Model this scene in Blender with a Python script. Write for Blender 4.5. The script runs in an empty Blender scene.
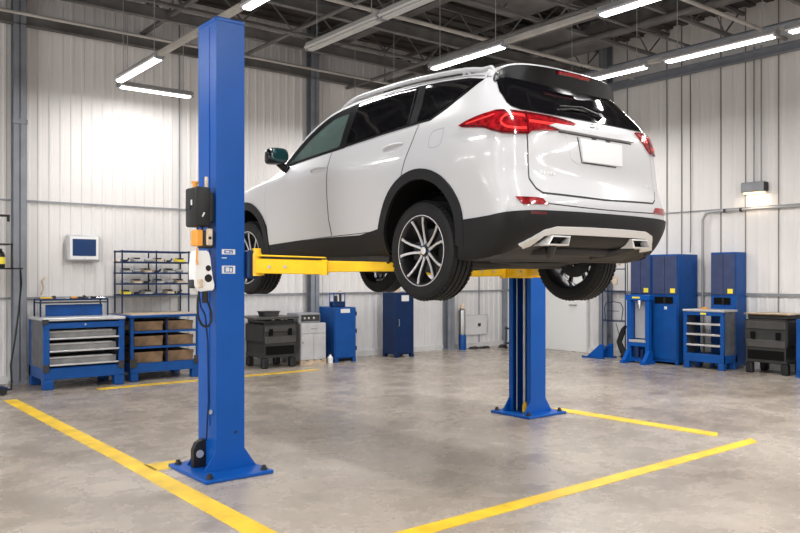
import bpy, bmesh, math, random
from mathutils import Vector, Matrix
from mathutils.bvhtree import BVHTree
random.seed(7)
COL = bpy.context.scene.collection
PI = math.pi
# ---------------------------------------------------------------- materials
def nmat(name, col, rough=.5, metal=0., spec=.5, coat=0., emit=None, estr=0., noise=None, bump=0., bscale=20., alpha=1., trans=0.):
    m = bpy.data.materials.new(name); m.use_nodes = True
    nt = m.node_tree; b = nt.nodes['Principled BSDF']
    b.inputs['Base Color'].default_value = (*col, 1); b.inputs['Roughness'].default_value = rough
    b.inputs['Metallic'].default_value = metal; b.inputs['Specular IOR Level'].default_value = spec
    b.inputs['Coat Weight'].default_value = coat; b.inputs['Coat Roughness'].default_value = .07
    b.inputs['Transmission Weight'].default_value = trans; b.inputs['Alpha'].default_value = alpha
    if emit:
        b.inputs['Emission Color'].default_value = (*emit, 1); b.inputs['Emission Strength'].default_value = estr
    if noise or bump:
        tc = nt.nodes.new('ShaderNodeTexCoord'); n = nt.nodes.new('ShaderNodeTexNoise')
        n.inputs['Scale'].default_value = bscale; n.inputs['Detail'].default_value = 6
        nt.links.new(tc.outputs['Object'], n.inputs['Vector'])
        if noise:
            r = nt.nodes.new('ShaderNodeMapRange'); r.inputs['From Min'].default_value = .3; r.inputs['From Max'].default_value = .7
            r.inputs['To Min'].default_value = 1 - noise; r.inputs['To Max'].default_value = 1 + noise
            mx = nt.nodes.new('ShaderNodeVectorMath'); mx.operation = 'SCALE'; mx.inputs[0].default_value = col
            nt.links.new(n.outputs['Fac'], r.inputs['Value']); nt.links.new(r.outputs['Result'], mx.inputs['Scale'])
            nt.links.new(mx.outputs['Vector'], b.inputs['Base Color'])
        if bump:
            bp = nt.nodes.new('ShaderNodeBump'); bp.inputs['Strength'].default_value = bump; bp.inputs['Distance'].default_value = .01
            nt.links.new(n.outputs['Fac'], bp.inputs['Height']); nt.links.new(bp.outputs['Normal'], b.inputs['Normal'])
    return m
M = {}
M['paint'] = nmat('white_paint', (.50,.50,.515), .34, coat=.5, spec=.5)
M['glassblack'] = nmat('dark_glass', (.003,.003,.004), .04, spec=.45)
M['gloss'] = nmat('gloss_black', (.004,.004,.005), .16, spec=.35)
M['pillar'] = nmat('satin_black_pillar', (.004,.004,.005), .6, spec=.02)
M['trim'] = nmat('dull_silver_trim', (.30,.30,.31), .5, metal=.3)
M['mirrorglass'] = nmat('dark_teal_mirror', (.01,.05,.055), .08, spec=.6)
M['clad'] = nmat('grey_black_cladding', (.010,.010,.011), .5, spec=.25, bump=.05, bscale=300)
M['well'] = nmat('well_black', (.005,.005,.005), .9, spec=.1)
M['under'] = nmat('underbody', (.016,.015,.015), .6, noise=.5, bscale=8)
M['tyre'] = nmat('tyre_rubber', (.011,.011,.012), .6, spec=.25, bump=.1, bscale=120)
M['alloy'] = nmat('machined_alloy', (.62,.61,.62), .38, metal=.55)
M['alloydark'] = nmat('dark_alloy', (.04,.04,.045), .35, metal=.6)
M['chrome'] = nmat('chrome', (.75,.75,.76), .12, metal=1)
M['silver'] = nmat('silver_plastic', (.72,.71,.70), .35, metal=.15)
M['red'] = nmat('red_lens', (.24,.004,.008), .14, coat=.8, emit=(.5,.01,.01), estr=.01, noise=.7, bscale=28)
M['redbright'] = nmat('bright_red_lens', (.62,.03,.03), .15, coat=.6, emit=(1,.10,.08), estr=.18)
M['reddark'] = nmat('dark_red_lens', (.08,.003,.005), .15, coat=.6)
M['rose'] = nmat('pinkish_clear_lens', (.75,.22,.20), .15, coat=1)
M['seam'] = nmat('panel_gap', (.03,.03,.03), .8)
M['plate'] = nmat('plate_white', (.68,.68,.69), .4)
M['interior'] = nmat('interior_dark', (.02,.022,.022), .8)
M['blue'] = nmat('lift_blue', (.001,.078,.36), .36, coat=.0, spec=.28, noise=.06, bscale=3)
M['blue2'] = nmat('cabinet_blue', (.002,.064,.27), .42, spec=.3, noise=.15, bscale=5)
M['navy'] = nmat('navy_blue', (.002,.018,.075), .45, spec=.3, noise=.15, bscale=4)
M['yellow'] = nmat('arm_yellow', (.93,.56,.005), .40, coat=.1, noise=.08, bscale=9)
M['yellowline'] = nmat('floor_yellow', (.80,.52,.02), .45, noise=.22, bscale=5)
M['orange'] = nmat('orange_plastic', (.80,.32,.03), .4)
M['blackp'] = nmat('black_plastic', (.012,.012,.013), .45, spec=.35)
M['darkmetal'] = nmat('dark_metal', (.04,.04,.042), .5, metal=.4, noise=.3, bscale=12)
M['greymetal'] = nmat('grey_painted_metal', (.27,.28,.30), .45, metal=.2, noise=.12, bscale=6)
M['lightmetal'] = nmat('light_grey_metal', (.52,.52,.53), .4, metal=.3, noise=.1, bscale=6)
M['colgrey'] = nmat('column_grey', (.21,.225,.255), .5, noise=.15, bscale=4)
M['white'] = nmat('white_plastic', (.78,.78,.77), .4)
M['screen'] = nmat('blue_screen', (.008,.03,.10), .2, emit=(.02,.07,.22), estr=.15)
M['wood'] = nmat('brown_cardboard', (.20,.125,.07), .8, noise=.4, bscale=9)
M['woodlight'] = nmat('pale_wood', (.55,.44,.32), .7, noise=.3, bscale=9)
M['beige'] = nmat('beige_plastic', (.62,.50,.38), .6, noise=.2, bscale=30)
M['stainless'] = nmat('stainless', (.55,.55,.55), .28, metal=.9)
M['roofm'] = nmat('dark_roof_deck', (.10,.088,.078), .8, noise=.45, bscale=1.5)
M['beam'] = nmat('roof_beam', (.125,.12,.115), .6, noise=.3, bscale=3)
M['beamlight'] = nmat('pale_roof_rail', (.42,.40,.37), .6, noise=.2, bscale=3)
M['pipe'] = nmat('galvanised_pipe', (.42,.42,.42), .45, metal=.5)
M['tube'] = nmat('fluorescent_tube', (1,1,1), .5, emit=(1,.98,.95), estr=9)
M['tubeoff'] = nmat('unlit_diffuser', (.5,.49,.47), .5)
M['yellowlabel'] = nmat('yellow_label', (.85,.70,.05), .5)
M['amber'] = nmat('warm_lamp', (1,.8,.5), .5, emit=(1,.75,.4), estr=2)
# ---------------------------------------------------------------- helpers
def BM(): return bmesh.new()
def box(bm, lo, hi, bev=0., rot=None, seg=1):
    lo, hi = Vector(lo), Vector(hi)
    r = bmesh.ops.create_cube(bm, size=1)
    vs = r['verts']; c = (lo+hi)/2; s = hi-lo
    for v in vs: v.co = Vector((v.co.x*s.x, v.co.y*s.y, v.co.z*s.z))
    if bev > 0:
        es = list({e for v in vs for e in v.link_edges})
        rr = bmesh.ops.bevel(bm, geom=es, offset=min(bev, min(s)*.45), segments=seg, affect='EDGES', profile=.5)
        vs = list({v for f in rr['faces'] for v in f.verts} | {v for v in vs if v.is_valid})
    for v in vs:
        if rot is not None: v.co = rot @ v.co
        v.co += c
    return bm
def rz(a): return Matrix.Rotation(a, 3, 'Z')
def ring_frame(d):
    d = d.normalized(); up = Vector((0,0,1)) if abs(d.z) < .95 else Vector((1,0,0))
    x = d.cross(up).normalized(); return x, d.cross(x).normalized()
def tube(bm, pts, r, n=10, cap=True):
    pts = [Vector(p) for p in pts]; rings = []
    for i, p in enumerate(pts):
        d = (pts[min(i+1, len(pts)-1)] - pts[max(i-1, 0)])
        x, y = ring_frame(d)
        if rings:   # keep the frame from twisting
            x0 = (rings[-1][0].co - pts[i-1]).normalized(); x = (x0 - d.normalized()*x0.dot(d.normalized())).normalized(); y = d.normalized().cross(x)
        rr = r[i] if isinstance(r, (list, tuple)) else r
        rings.append([bm.verts.new(p + (x*math.cos(a) + y*math.sin(a))*rr) for a in [2*PI*k/n for k in range(n)]])
    for a, b in zip(rings, rings[1:]):
        for k in range(n): bm.faces.new((a[k], a[(k+1) % n], b[(k+1) % n], b[k]))
    if cap: bm.faces.new(rings[0][::-1]); bm.faces.new(rings[-1])
    return bm
def cyl(bm, p0, p1, r, n=16): return tube(bm, [p0, p1], r, n)
def lathe(bm, prof, n=32, M4=None, closed=False):
    """prof: (radius, height) list, spun about local z, then moved by M4"""
    M4 = M4 or Matrix.Identity(4); rings = []
    for rr, h in prof:
        if rr < 1e-6: rings.append([bm.verts.new(M4 @ Vector((0,0,h)))])
        else: rings.append([bm.verts.new(M4 @ Vector((rr*math.cos(2*PI*k/n), rr*math.sin(2*PI*k/n), h))) for k in range(n)])
    pr = list(zip(rings, rings[1:])) + ([(rings[-1], rings[0])] if closed else [])
    for a, b in pr:
        for k in range(n):
            k2 = (k+1) % n
            if len(a) == 1 and len(b) == 1: continue
            if len(a) == 1: bm.faces.new((a[0], b[k2], b[k]))
            elif len(b) == 1: bm.faces.new((a[k], a[k2], b[0]))
            else: bm.faces.new((a[k], a[k2], b[k2], b[k]))
    return bm
def prism(bm, poly, lo, hi, axis='x'):
    """poly in the other two axes, pushed from lo to hi along axis"""
    def P(a, b, t): return {'x': (t, a, b), 'y': (a, t, b), 'z': (a, b, t)}[axis]
    A = [bm.verts.new(P(a, b, lo)) for a, b in poly]; B = [bm.verts.new(P(a, b, hi)) for a, b in poly]
    n = len(poly); bm.faces.new(A); bm.faces.new(B[::-1])
    for i in range(n): bm.faces.new((A[i], B[i], B[(i+1) % n], A[(i+1) % n]))
    return bm
def obj(name, bm, mat, parent=None, loc=(0,0,0), rot=0, smooth=None, label=None, kind=None):
    bmesh.ops.recalc_face_normals(bm, faces=bm.faces)
    me = bpy.data.meshes.new(name); bm.to_mesh(me); bm.free()
    for mm in (mat if isinstance(mat, (list, tuple)) else [mat]): me.materials.append(M[mm] if isinstance(mm, str) else mm)
    if smooth is not None:
        me.polygons.foreach_set('use_smooth', [True]*len(me.polygons))
        me.set_sharp_from_angle(angle=math.radians(smooth))
    o = bpy.data.objects.new(name, me); COL.objects.link(o); o.location = loc; o.rotation_euler = (0,0,rot)
    if parent: o.parent = parent
    if label: o['label'] = label
    if kind: o['kind'] = kind
    return o
def thing(name, label, cat, loc=(0,0,0), rot=0, group=None):
    o = bpy.data.objects.new(name, None); o.empty_display_size = .2; COL.objects.link(o)
    o.location = loc; o.rotation_euler = (0,0,rot); return tag(o, label, cat, group)
def tag(o, label, cat, group=None):
    o['label'] = label; o['category'] = cat
    if group: o['group'] = group
    return o
def copy_thing(root, loc, rot=0, label=None):
    r = root.copy(); COL.objects.link(r); r.location = loc; r.rotation_euler = (0,0,rot)
    if label: r['label'] = label
    for ch in [c for c in bpy.data.objects if c.parent == root]:
        c = ch.copy(); COL.objects.link(c); c.parent = r
        for g in [g for g in bpy.data.objects if g.parent == ch]:
            d = g.copy(); COL.objects.link(d); d.parent = c
    return r
# ================================================================ THE CAR (x right, y forward from rear axle, z up from tyre bottom)
def lerp_tab(t, x):
    if x <= t[0][0]: return t[0][1]
    for (a, va), (b, vb) in zip(t, t[1:]):
        if x <= b:
            k = (x-a)/(b-a); return va+(vb-va)*k
    return t[-1][1]
def catmull(P, n):
    out = []; m = len(P)
    for i in range(m-1):
        p0 = P[i-1] if i > 0 else P[0]*2-P[1]; p1, p2 = P[i], P[i+1]; p3 = P[i+2] if i+2 < m else P[-1]*2-P[-2]
        for k in range(n):
            t = k/n
            out.append(.5*((2*p1)+(-p0+p2)*t+(2*p0-5*p1+4*p2-p3)*t*t+(-p0+3*p1-3*p2+p3)*t**3))
    out.append(P[-1].copy()); return out
def body_cols():
    cols = []
    # rear face columns: x, forward shift of the corner for each level
    ry = [-.70,-.86,-.945,-.955,-.90,-.885,-.862,-.80,-.705,-.60,-.50,-.28,-.05]
    rzv = [.36,.42,.53,.67,.86,1.04,1.20,1.315,1.44,1.565,1.655,1.705,1.725]
    halfw = [.80,.88,.94,.94,.935,.925,.895,.84,.77,.70,.635,.35,0]
    for fx, dy in ((0,0), (.40,.006), (.72,.028), (.89,.075), (.965,.17)):
        c = []
        for i in range(13):
            k = 1. if i < 10 else .6
            zz = rzv[i]
            if i < 2: zz -= {.89:(.03,.05), .965:(.06,.095)}.get(fx, (0,0))[i]
            c.append(Vector((-halfw[i]*fx, ry[i]+dy*k*(1.15 if i < 7 else .9), zz)))
        cols.append(c)
    z6 = [(-.6,1.26),(0,1.245),(.45,1.225),(1.16,1.19),(1.8,1.15),(2.25,1.11),(2.7,1.07),(3.1,1.0)]
    z7 = [(-.45,1.365),(0,1.355),(.45,1.335),(1.16,1.29),(1.8,1.25),(2.25,1.2)]
    zr = [(-.5,1.66),(-.1,1.70),(.3,1.73),(.7,1.742),(1.16,1.735),(1.6,1.69)]
    for y in (-.44,-.15,.2,.6,1.16,1.8,2.25):
        w = lerp_tab([(-.44,.992),(-.1,1),(1.2,1),(2.25,.995)], y); R = lerp_tab(zr, y)
        c = [(.80,.33),(.885,.355),(.925*w,.50),(.925*w,.66),(.935*w,.88),(.925*w,1.06),(.885*w,lerp_tab(z6,y)),(.835*w,lerp_tab(z7,y))]
        c = [Vector((-a,y,b)) for a,b in c]
        if y < -.4: c[0].z = .285; c[1].z = .305
        yy = min(y, 1.7)
        if y < 1.5:
            q = lerp_tab([(-.44,.0),(1.16,.0)], y)
            c += [Vector((-.772,y,1.46-.005*(y<-.3))), Vector((-.70,y,R-.115)), Vector((-.615,y*.98,R-.035)), Vector((-.34,y*.9,R+.005)), Vector((0,y*.8,R+.02))]
        elif y < 2:
            c += [Vector((-.765,1.75,1.45)), Vector((-.70,1.54,1.60)), Vector((-.605,1.42,1.675)), Vector((-.34,1.30,1.72)), Vector((0,1.20,1.735))]
        else:
            c[7] = Vector((-.805,2.22,1.20))
            c += [Vector((-.755,1.96,1.385)), Vector((-.69,1.66,1.56)), Vector((-.58,1.48,1.655)), Vector((-.33,1.37,1.705)), Vector((0,1.29,1.72))]
        cols.append(c)
    fr = [ # lower rings at front columns
      (2.7, .985, [(.80,.33),(.88,.36),(.925,.50),(.925,.66),(.925,.86),(.905,1.0)], (-.855,2.70,1.065), (-.74,2.30,1.175)),
      (3.1, .965, [(.78,.34),(.86,.37),(.91,.50),(.91,.66),(.905,.84),(.875,.95)], (-.80,3.05,1.015), (-.64,2.36,1.16)),
      (3.42, .9, [(.70,.36),(.78,.39),(.83,.50),(.84,.66),(.83,.80),(.80,.88)], (-.70,3.28,.975), (-.50,2.42,1.15))]
    top = {0:[(-.70,2.0,1.355),(-.64,1.68,1.53),(-.52,1.46,1.635),(-.31,1.38,1.675),(0,1.31,1.69)],
           1:[(-.60,2.06,1.35),(-.54,1.74,1.52),(-.44,1.50,1.635),(-.28,1.42,1.67),(0,1.36,1.68)],
           2:[(-.46,2.12,1.345),(-.42,1.79,1.515),(-.34,1.53,1.635),(-.22,1.45,1.665),(0,1.39,1.675)],
           3:[(-.23,2.17,1.34),(-.21,1.83,1.515),(-.17,1.56,1.635),(-.11,1.47,1.665),(0,1.41,1.673)],
           4:[(0,2.18,1.34),(0,1.84,1.515),(0,1.57,1.636),(0,1.48,1.665),(0,1.42,1.672)]}
    for i, (y, w, low, p6, p7) in enumerate(fr):
        cols.append([Vector((-a,y,b)) for a,b in low]+[Vector(p6), Vector(p7)]+[Vector(t) for t in top[i]])
    cols.append([Vector((-a,y,z)) for a,y,z in ((.45,3.48,.36),(.47,3.56,.40),(.48,3.60,.50),(.48,3.61,.66),(.47,3.58,.80),(.45,3.53,.88),(.40,3.42,.965),(.25,2.47,1.145))]+[Vector(t) for t in top[3]])
    cols.append([Vector((0,y,z)) for y,z in ((3.54,.36),(3.62,.40),(3.65,.50),(3.66,.66),(3.63,.80),(3.58,.88),(3.46,.97),(2.50,1.145))]+[Vector(t) for t in top[4]])
    return cols
def body_grid(nu=6, nv=6):
    cols = body_cols()
    cols = [catmull(c, nv) for c in cols]            # along height
    rows = list(zip(*cols))
    return [catmull(list(r), nu) for r in rows]      # rows[v][u]
def body_bm(nu=6, nv=6):
    g = body_grid(nu, nv); bm = BM()
    L = []; 
    for row in g:
        half = [Vector(p) for p in row]
        full = half + [Vector((-p.x, p.y, p.z)) for p in half[-2:0:-1]]
        L.append([bm.verts.new(p) for p in full])
    n = len(L[0])
    for a, b in zip(L, L[1:]):
        for k in range(n): bm.faces.new((a[k], a[(k+1) % n], b[(k+1) % n], b[k]))
    # underside: strips straight across
    B = L[0]
    h = n//2
    for k in range(h):
        a, b = B[k], B[k+1]; c, d = B[(-k-1) % n], B[(-k) % n]
        vs = []
        for v in (a, b, c, d):
            if v not in vs: vs.append(v)
        if len(vs) >= 3: bm.faces.new(vs)
    bmesh.ops.remove_doubles(bm, verts=bm.verts, dist=.0008)
    # degenerate strips on the spine
    bmesh.ops.dissolve_degenerate(bm, edges=bm.edges, dist=.0005)
    bmesh.ops.recalc_face_normals(bm, faces=bm.faces)
    return bm
_b = body_bm(); bmesh.ops.triangulate(_b, faces=_b.faces); BODY = BVHTree.FromBMesh(_b); _b.free()
# wrap coordinates: s runs round the car from the rear centre along the left (s>0) or right (s<0) side
WA, WY0, WY1, WR = 1.0, -1.05, 3.75, .4
S1 = WA-WR; S2 = S1+WR*PI/2; S3 = S2+(WY1-WR)-(WY0+WR); S4 = S3+WR*PI/2
def wrap(s):
    sg = 1 if s >= 0 else -1; t = abs(s)
    if t <= S1: p, n = (-t, WY0), (0,-1)
    elif t <= S2:
        a = (t-S1)/WR; p = (-(S1+WR*math.sin(a)), WY0+WR-WR*math.cos(a)); n = (-math.sin(a), -math.cos(a))
    elif t <= S3: p, n = (-WA, WY0+WR+(t-S2)), (-1,0)
    elif t <= S4:
        a = (t-S3)/WR; p = (-(S1+WR*math.cos(a)), WY1-WR+WR*math.sin(a)); n = (-math.cos(a), math.sin(a))
    else: p, n = (-(S1-(t-S4)), WY1), (0,1)
    return Vector((p[0]*sg, p[1], 0)), Vector((n[0]*sg, n[1], 0))
MODE = ['wrap']
def onbody(s, z, off=0.):
    if MODE[0] == 'rear':     # straight forward from behind: s is then minus x
        h, nn, i, d = BODY.ray_cast(Vector((-s,-3,z)), Vector((0,1,0)))
        if nn.y > 0: nn = -nn
        return h+nn*off, nn
    p, n = wrap(s); o = p+n*.3; o.z = z
    h, nn, i, d = BODY.ray_cast(o, -n)
    if h is None:
        h, nn, i, d = BODY.find_nearest(p+Vector((0,0,z)))
    if nn.dot(n) < 0: nn = -nn
    return h+nn*off, nn
def Y(y): return y+1.05-.4+S2       # side: car y -> s
def patch_bm(poly, off=.004, thick=.010, step=.03, mirror=False, smooth_in=0):
    bm = BM(); sg = -1 if mirror else 1
    f = bm.faces.new([bm.verts.new((s*sg, z, 0)) for s, z in poly])
    xs = [v.co.x for v in bm.verts]; zs = [v.co.y for v in bm.verts]
    x = math.floor(min(xs)/step)*step+step
    while x < max(xs):
        bmesh.ops.bisect_plane(bm, geom=bm.verts[:]+bm.edges[:]+bm.faces[:], plane_co=(x,0,0), plane_no=(1,0,0)); x += step
    z = math.floor(min(zs)/step)*step+step
    while z < max(zs):
        bmesh.ops.bisect_plane(bm, geom=bm.verts[:]+bm.edges[:]+bm.faces[:], plane_co=(0,z,0), plane_no=(0,1,0)); z += step
    bmesh.ops.remove_doubles(bm, verts=bm.verts, dist=.0005)
    top = {}; bot = {}; fs = list(bm.faces); out = BM()
    for v in bm.verts:
        edge = any(len(e.link_faces) < 2 for e in v.link_edges)
        p, n = onbody(v.co.x, v.co.y, 0)
        top[v] = out.verts.new(p+n*(off)); bot[v] = out.verts.new(p+n*(off-thick))
    for f in fs:
        try: out.faces.new([top[v] for v in f.verts]); out.faces.new([bot[v] for v in reversed(f.verts)])
        except ValueError: pass
    for e in bm.edges:
        if len(e.link_faces) == 1:
            a, b = e.verts
            try: out.faces.new((top[a], top[b], bot[b], bot[a]))
            except ValueError: pass
    bm.free(); return out
def smooth_poly(pts, n=5, closed=True):
    P = [Vector((a, b, 0)) for a, b in pts]; m = len(P); out = []
    for i in range(m if closed else m-1):
        p0 = P[(i-1) % m] if closed or i else P[0]; p1, p2 = P[i], P[(i+1) % m]; p3 = P[(i+2) % m] if closed or i+2 < m else P[-1]
        for k in range(n):
            t = k/n; q = .5*((2*p1)+(-p0+p2)*t+(2*p0-5*p1+4*p2-p3)*t*t+(-p0+3*p1-3*p2+p3)*t**3); out.append((q.x, q.y))
    if not closed: out.append(pts[-1])
    return out
def strip_bm(pts, w, off=.0015, thick=.004, mirror=False, smooth=True, ends=None):
    """a narrow band along a line of (s,z)"""
    sg = -1 if mirror else 1
    P = smooth_poly(pts, 6, False) if smooth else pts
    Q = []
    for a, b in zip(P, P[1:]):
        n = max(1, int(math.hypot(b[0]-a[0], b[1]-a[1])/.03))
        Q += [(a[0]+(b[0]-a[0])*k/n, a[1]+(b[1]-a[1])*k/n) for k in range(n)]
    Q.append(P[-1]); bm = BM(); rows = []
    for i, q in enumerate(Q):
        a = Q[max(0, i-1)]; b = Q[min(len(Q)-1, i+1)]; d = Vector((b[0]-a[0], b[1]-a[1])).normalized(); n = Vector((-d.y, d.x))
        ww = w*(1 if ends is None else ends(i/(len(Q)-1)))
        r = []
        for k in (-.5, .5):
            p, nn = onbody((q[0]+n.x*ww*k)*sg, q[1]+n.y*ww*k, 0); r += [p+nn*off, p+nn*(off-thick)]
        rows.append([bm.verts.new(r[1]), bm.verts.new(r[0]), bm.verts.new(r[2]), bm.verts.new(r[3])])
    for a, b in zip(rows, rows[1:]):
        for k in range(4): bm.faces.new((a[k], a[(k+1) % 4], b[(k+1) % 4], b[k]))
    bm.faces.new(rows[0]); bm.faces.new(rows[-1][::-1])
    return bm
CX, CY, CZ = 4.572, 4.398, 1.311
car = thing('suv_car', 'white five-door sport utility car raised on the two-post lift', 'car', (CX,CY,CZ))
ARCH = {'r': (0., .48), 'f': (2.70, .435)}; RI, RO = .405, .478
def arc(cy, cz, r, a0, a1, n):   # angle from +y, anticlockwise seen with y to the right, z up
    return [(cy+r*math.cos(math.radians(a0+(a1-a0)*k/n)), cz+r*math.sin(math.radians(a0+(a1-a0)*k/n))) for k in range(n+1)]
PANE_F = [(3.90,1.222),(3.01,1.268),(3.04,1.585),(3.28,1.555),(3.51,1.448),(3.73,1.320)]
def build_body():
    bm = body_bm(5, 5); o = obj('body', bm, ['paint','under','well','interior'], car, smooth=35)
    cut = BM()
    for cy, cz in ARCH.values():
        for sg in (-1, 1):
            poly = arc(cy, cz, RI, 0, 180, 24)
            poly = poly + [(cy-RI, .1), (cy+RI, .1)]
            prism(cut, poly, sg*.56, sg*1.2)
    cab = BM(); prism(cab, [(-.10,.80),(1.95,.80),(2.08,1.12),(1.62,1.50),(1.42,1.59),(-.10,1.60)], -.60, .60)
    win = BM(); prism(win, [(s-1.878+0, z) for s, z in PANE_F], -1.2, 1.2)
    for b in (cut, cab, win):
        c = obj('cutter', b, 'well', car); md = o.modifiers.new('b', 'BOOLEAN'); md.operation = 'DIFFERENCE'; md.object = c; md.solver = 'EXACT'
        bpy.context.view_layer.update(); dg = bpy.context.evaluated_depsgraph_get()
        me = bpy.data.meshes.new_from_object(o.evaluated_get(dg)); o.modifiers.clear(); old = o.data; o.data = me; bpy.data.meshes.remove(old)
        cm = c.data; bpy.data.objects.remove(c); bpy.data.meshes.remove(cm)
    me = o.data; me.name = 'body'; me.materials.clear()
    for n in ('paint','under','well','interior'): me.materials.append(M[n])
    for p in me.polygons:
        c = p.center; p.material_index = 0
        if c.z < .39 and (p.normal.z < -.5 or c.z < .365): p.material_index = 1
        for cy, cz in ARCH.values():
            r = math.hypot(c.y-cy, max(c.z-cz, 0)); 
            if abs(c.x) < .90 and abs(c.x) > .54 and (c.z > .34) and abs(c.y-cy) <= RI+.003 and c.z < cz+RI+.003 and abs(c.x) < .905:
                if abs(c.x) < .57 or abs(r-RI) < .01 or (c.z < cz and abs(abs(c.y-cy)-RI) < .01): p.material_index = 2
        if abs(c.x) < .605 and -.11 < c.y < 2.09 and .79 < c.z < 1.605: p.material_index = 3
    me.polygons.foreach_set('use_smooth', [True]*len(me.polygons)); me.set_sharp_from_angle(angle=math.radians(30))
    return o
body = build_body()
def both(fn):
    for mir in (False, True): fn(mir)
def P(name, poly, mat, off=.004, thick=.010, parent=None, mir=False, step=.03, **k):
    return obj(name, patch_bm(poly, off, thick, step, mir), mat, parent or car, smooth=40, **k)
def S_(name, pts, w, mat, off=.0015, thick=.004, parent=None, mir=False, **k):
    kk = {a: k.pop(a) for a in ('smooth_','ends') if a in k}
    return obj(name, strip_bm(pts, w, off, thick, mir, kk.get('smooth_', True), kk.get('ends')), mat, parent or car, smooth=40, **k)
REAR_D = [(3.10,1.235),(3.075,1.0),(3.058,.66),(3.0,.515),(2.345,.53)] + [(Y(a), b) for a, b in arc(0, .48, .482, 8, 66, 8)] + [(2.035,1.04),(1.98,1.165),(1.945,1.295),(2.4,1.27)]
FRONT_D = [(3.112,1.235),(3.088,1.0),(3.072,.66),(3.015,.515),(3.6,.497),(4.10,.475),(4.155,.72),(4.165,.95),(4.13,1.165),(3.92,1.185),(3.5,1.21)]
def side(mir):
    for nm, poly in (('rear_door', REAR_D), ('front_door', FRONT_D)):
        P(nm, poly, 'paint', .0035, .006, mir=mir)
        S_('door_gap', poly+[poly[0]], .012, 'seam', .0012, .005, mir=mir, smooth_=False)
    # window band
    P('window_surround', [(4.02,1.195),(3.5,1.222),(3.0,1.252),(2.4,1.285),(2.0,1.303),(1.82,1.308),(1.68,1.375),(1.54,1.468),(1.43,1.562),(1.6,1.603),(1.9,1.634),(2.16,1.648),(2.6,1.655),(3.035,1.650),(3.035,1.255),(3.04,1.255),(3.04,1.232),(4.0,1.2)][:13]+[(3.035,1.255)], 'pillar', .0025, .006, mir=mir)
    fo = [(4.02,1.200),(3.50,1.232),(2.99,1.255),(3.00,1.60),(3.02,1.632),(3.30,1.625),(3.58,1.515),(3.82,1.360)]
    S_('window_frame', [(3.98,1.212),(3.5,1.242),(3.0,1.266)], .036, 'pillar', .004, .012, mir=mir, smooth_=False)
    S_('window_frame', [(3.95,1.208),(3.755,1.335),(3.53,1.468),(3.29,1.575),(3.14,1.598),(3.0,1.606)], .060, 'pillar', .006, .02, mir=mir)
    S_('door_pillar', [(2.975,1.25),(2.985,1.645)], .105, 'pillar', .0045, .012, mir=mir, smooth_=False)
    S_('door_pillar', [(2.045,1.31),(2.115,1.63)], .12, 'pillar', .0045, .010, mir=mir, smooth_=False)
    S_('window_trim', [(4.01,1.205),(3.81,1.352),(3.565,1.502),(3.31,1.610),(3.0,1.652),(2.6,1.668),(2.2,1.666),(1.9,1.652),(1.6,1.62),(1.40,1.578)], .007, 'trim', .005, .010, mir=mir)
    P('side_window', PANE_F, 'tint', .0045, .004, mir=mir, label='clear greenish front door window')
    P('side_window', [(2.865,1.285),(2.10,1.322),(2.18,1.622),(2.4,1.634),(2.93,1.635),(2.93,1.3)], 'glassblack', .0055, .008, mir=mir, label='dark rear door window')
    P('side_window', [(1.975,1.325),(1.845,1.328),(1.71,1.395),(1.57,1.49),(1.475,1.555),(1.8,1.60),(2.06,1.625)], 'glassblack', .0055, .008, mir=mir, label='dark triangular quarter window')
    S_('window_divider', [(2.09,1.315),(2.135,1.48),(2.165,1.63)], .016, 'pillar', .009, .012, mir=mir)
    # lower cladding
    P('sill_cladding', [(Y(2.235),.474),(3.6,.492),(3.045,.505),(2.60,.507),(2.44,.53),(2.35,.545),(2.342,.335),(Y(2.20),.335)], 'clad', .010, .02, mir=mir)
    P('arch_trim', [(Y(a), b) for a, b in arc(0,.48,RO,-17,192,30)]+[(Y(a), b) for a, b in arc(0,.48,RI-.004,192,-17,30)], 'clad', .014, .026, mir=mir)
    P('arch_trim', [(Y(a), b) for a, b in arc(2.7,.435,RO,-12,192,30)]+[(Y(a), b) for a, b in arc(2.7,.435,RI-.004,192,-12,30)], 'clad', .014, .026, mir=mir)
    S_('fuel_flap' if not mir else 'panel_crease', [(1.64,1.225),(1.76,1.21),(1.775,1.11),(1.70,1.095),(1.645,1.12),(1.635,1.215),(1.64,1.225)] if not mir else [(1.6,1.2),(1.5,1.21)], .0045, 'seamsoft', .0008, .003, mir=mir)
    # handles
    sg = 1 if mir else -1
    for s0, s1, z0, z1 in ((2.30,2.08,1.143,1.170),(3.335,3.115,1.085,1.100)):
        bm = BM(); pts = []
        for k in range(9):
            t = k/8; off = .012+.030*math.sin(PI*min(1, max(0, t)))**.5
            p, n = onbody((s0+(s1-s0)*t)*(-sg), z0+(z1-z0)*t, off); pts.append(p)
        tube(bm, pts, [.008,.010,.011,.012,.012,.012,.011,.010,.008], 10)
        h = obj('door_handle', bm, 'paint', car, smooth=60)
M['tint'] = nmat('green_tinted_glass', (.30,.40,.38), .03, spec=.6)
_nt = M['tint'].node_tree; _b = _nt.nodes['Principled BSDF']; _o = _nt.nodes['Material Output']
_t = _nt.nodes.new('ShaderNodeBsdfTransparent'); _t.inputs[0].default_value = (.42,.55,.51,1); _m = _nt.nodes.new('ShaderNodeMixShader'); _m.inputs[0].default_value = .22
_nt.links.new(_t.outputs[0], _m.inputs[1]); _nt.links.new(_b.outputs[0], _m.inputs[2]); _nt.links.new(_m.outputs[0], _o.inputs['Surface'])
M['seamsoft'] = nmat('soft_panel_gap', (.30,.30,.30), .6)
M['cup'] = nmat('handle_recess', (.55,.55,.55), .35, coat=.6)
both(side)
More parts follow.
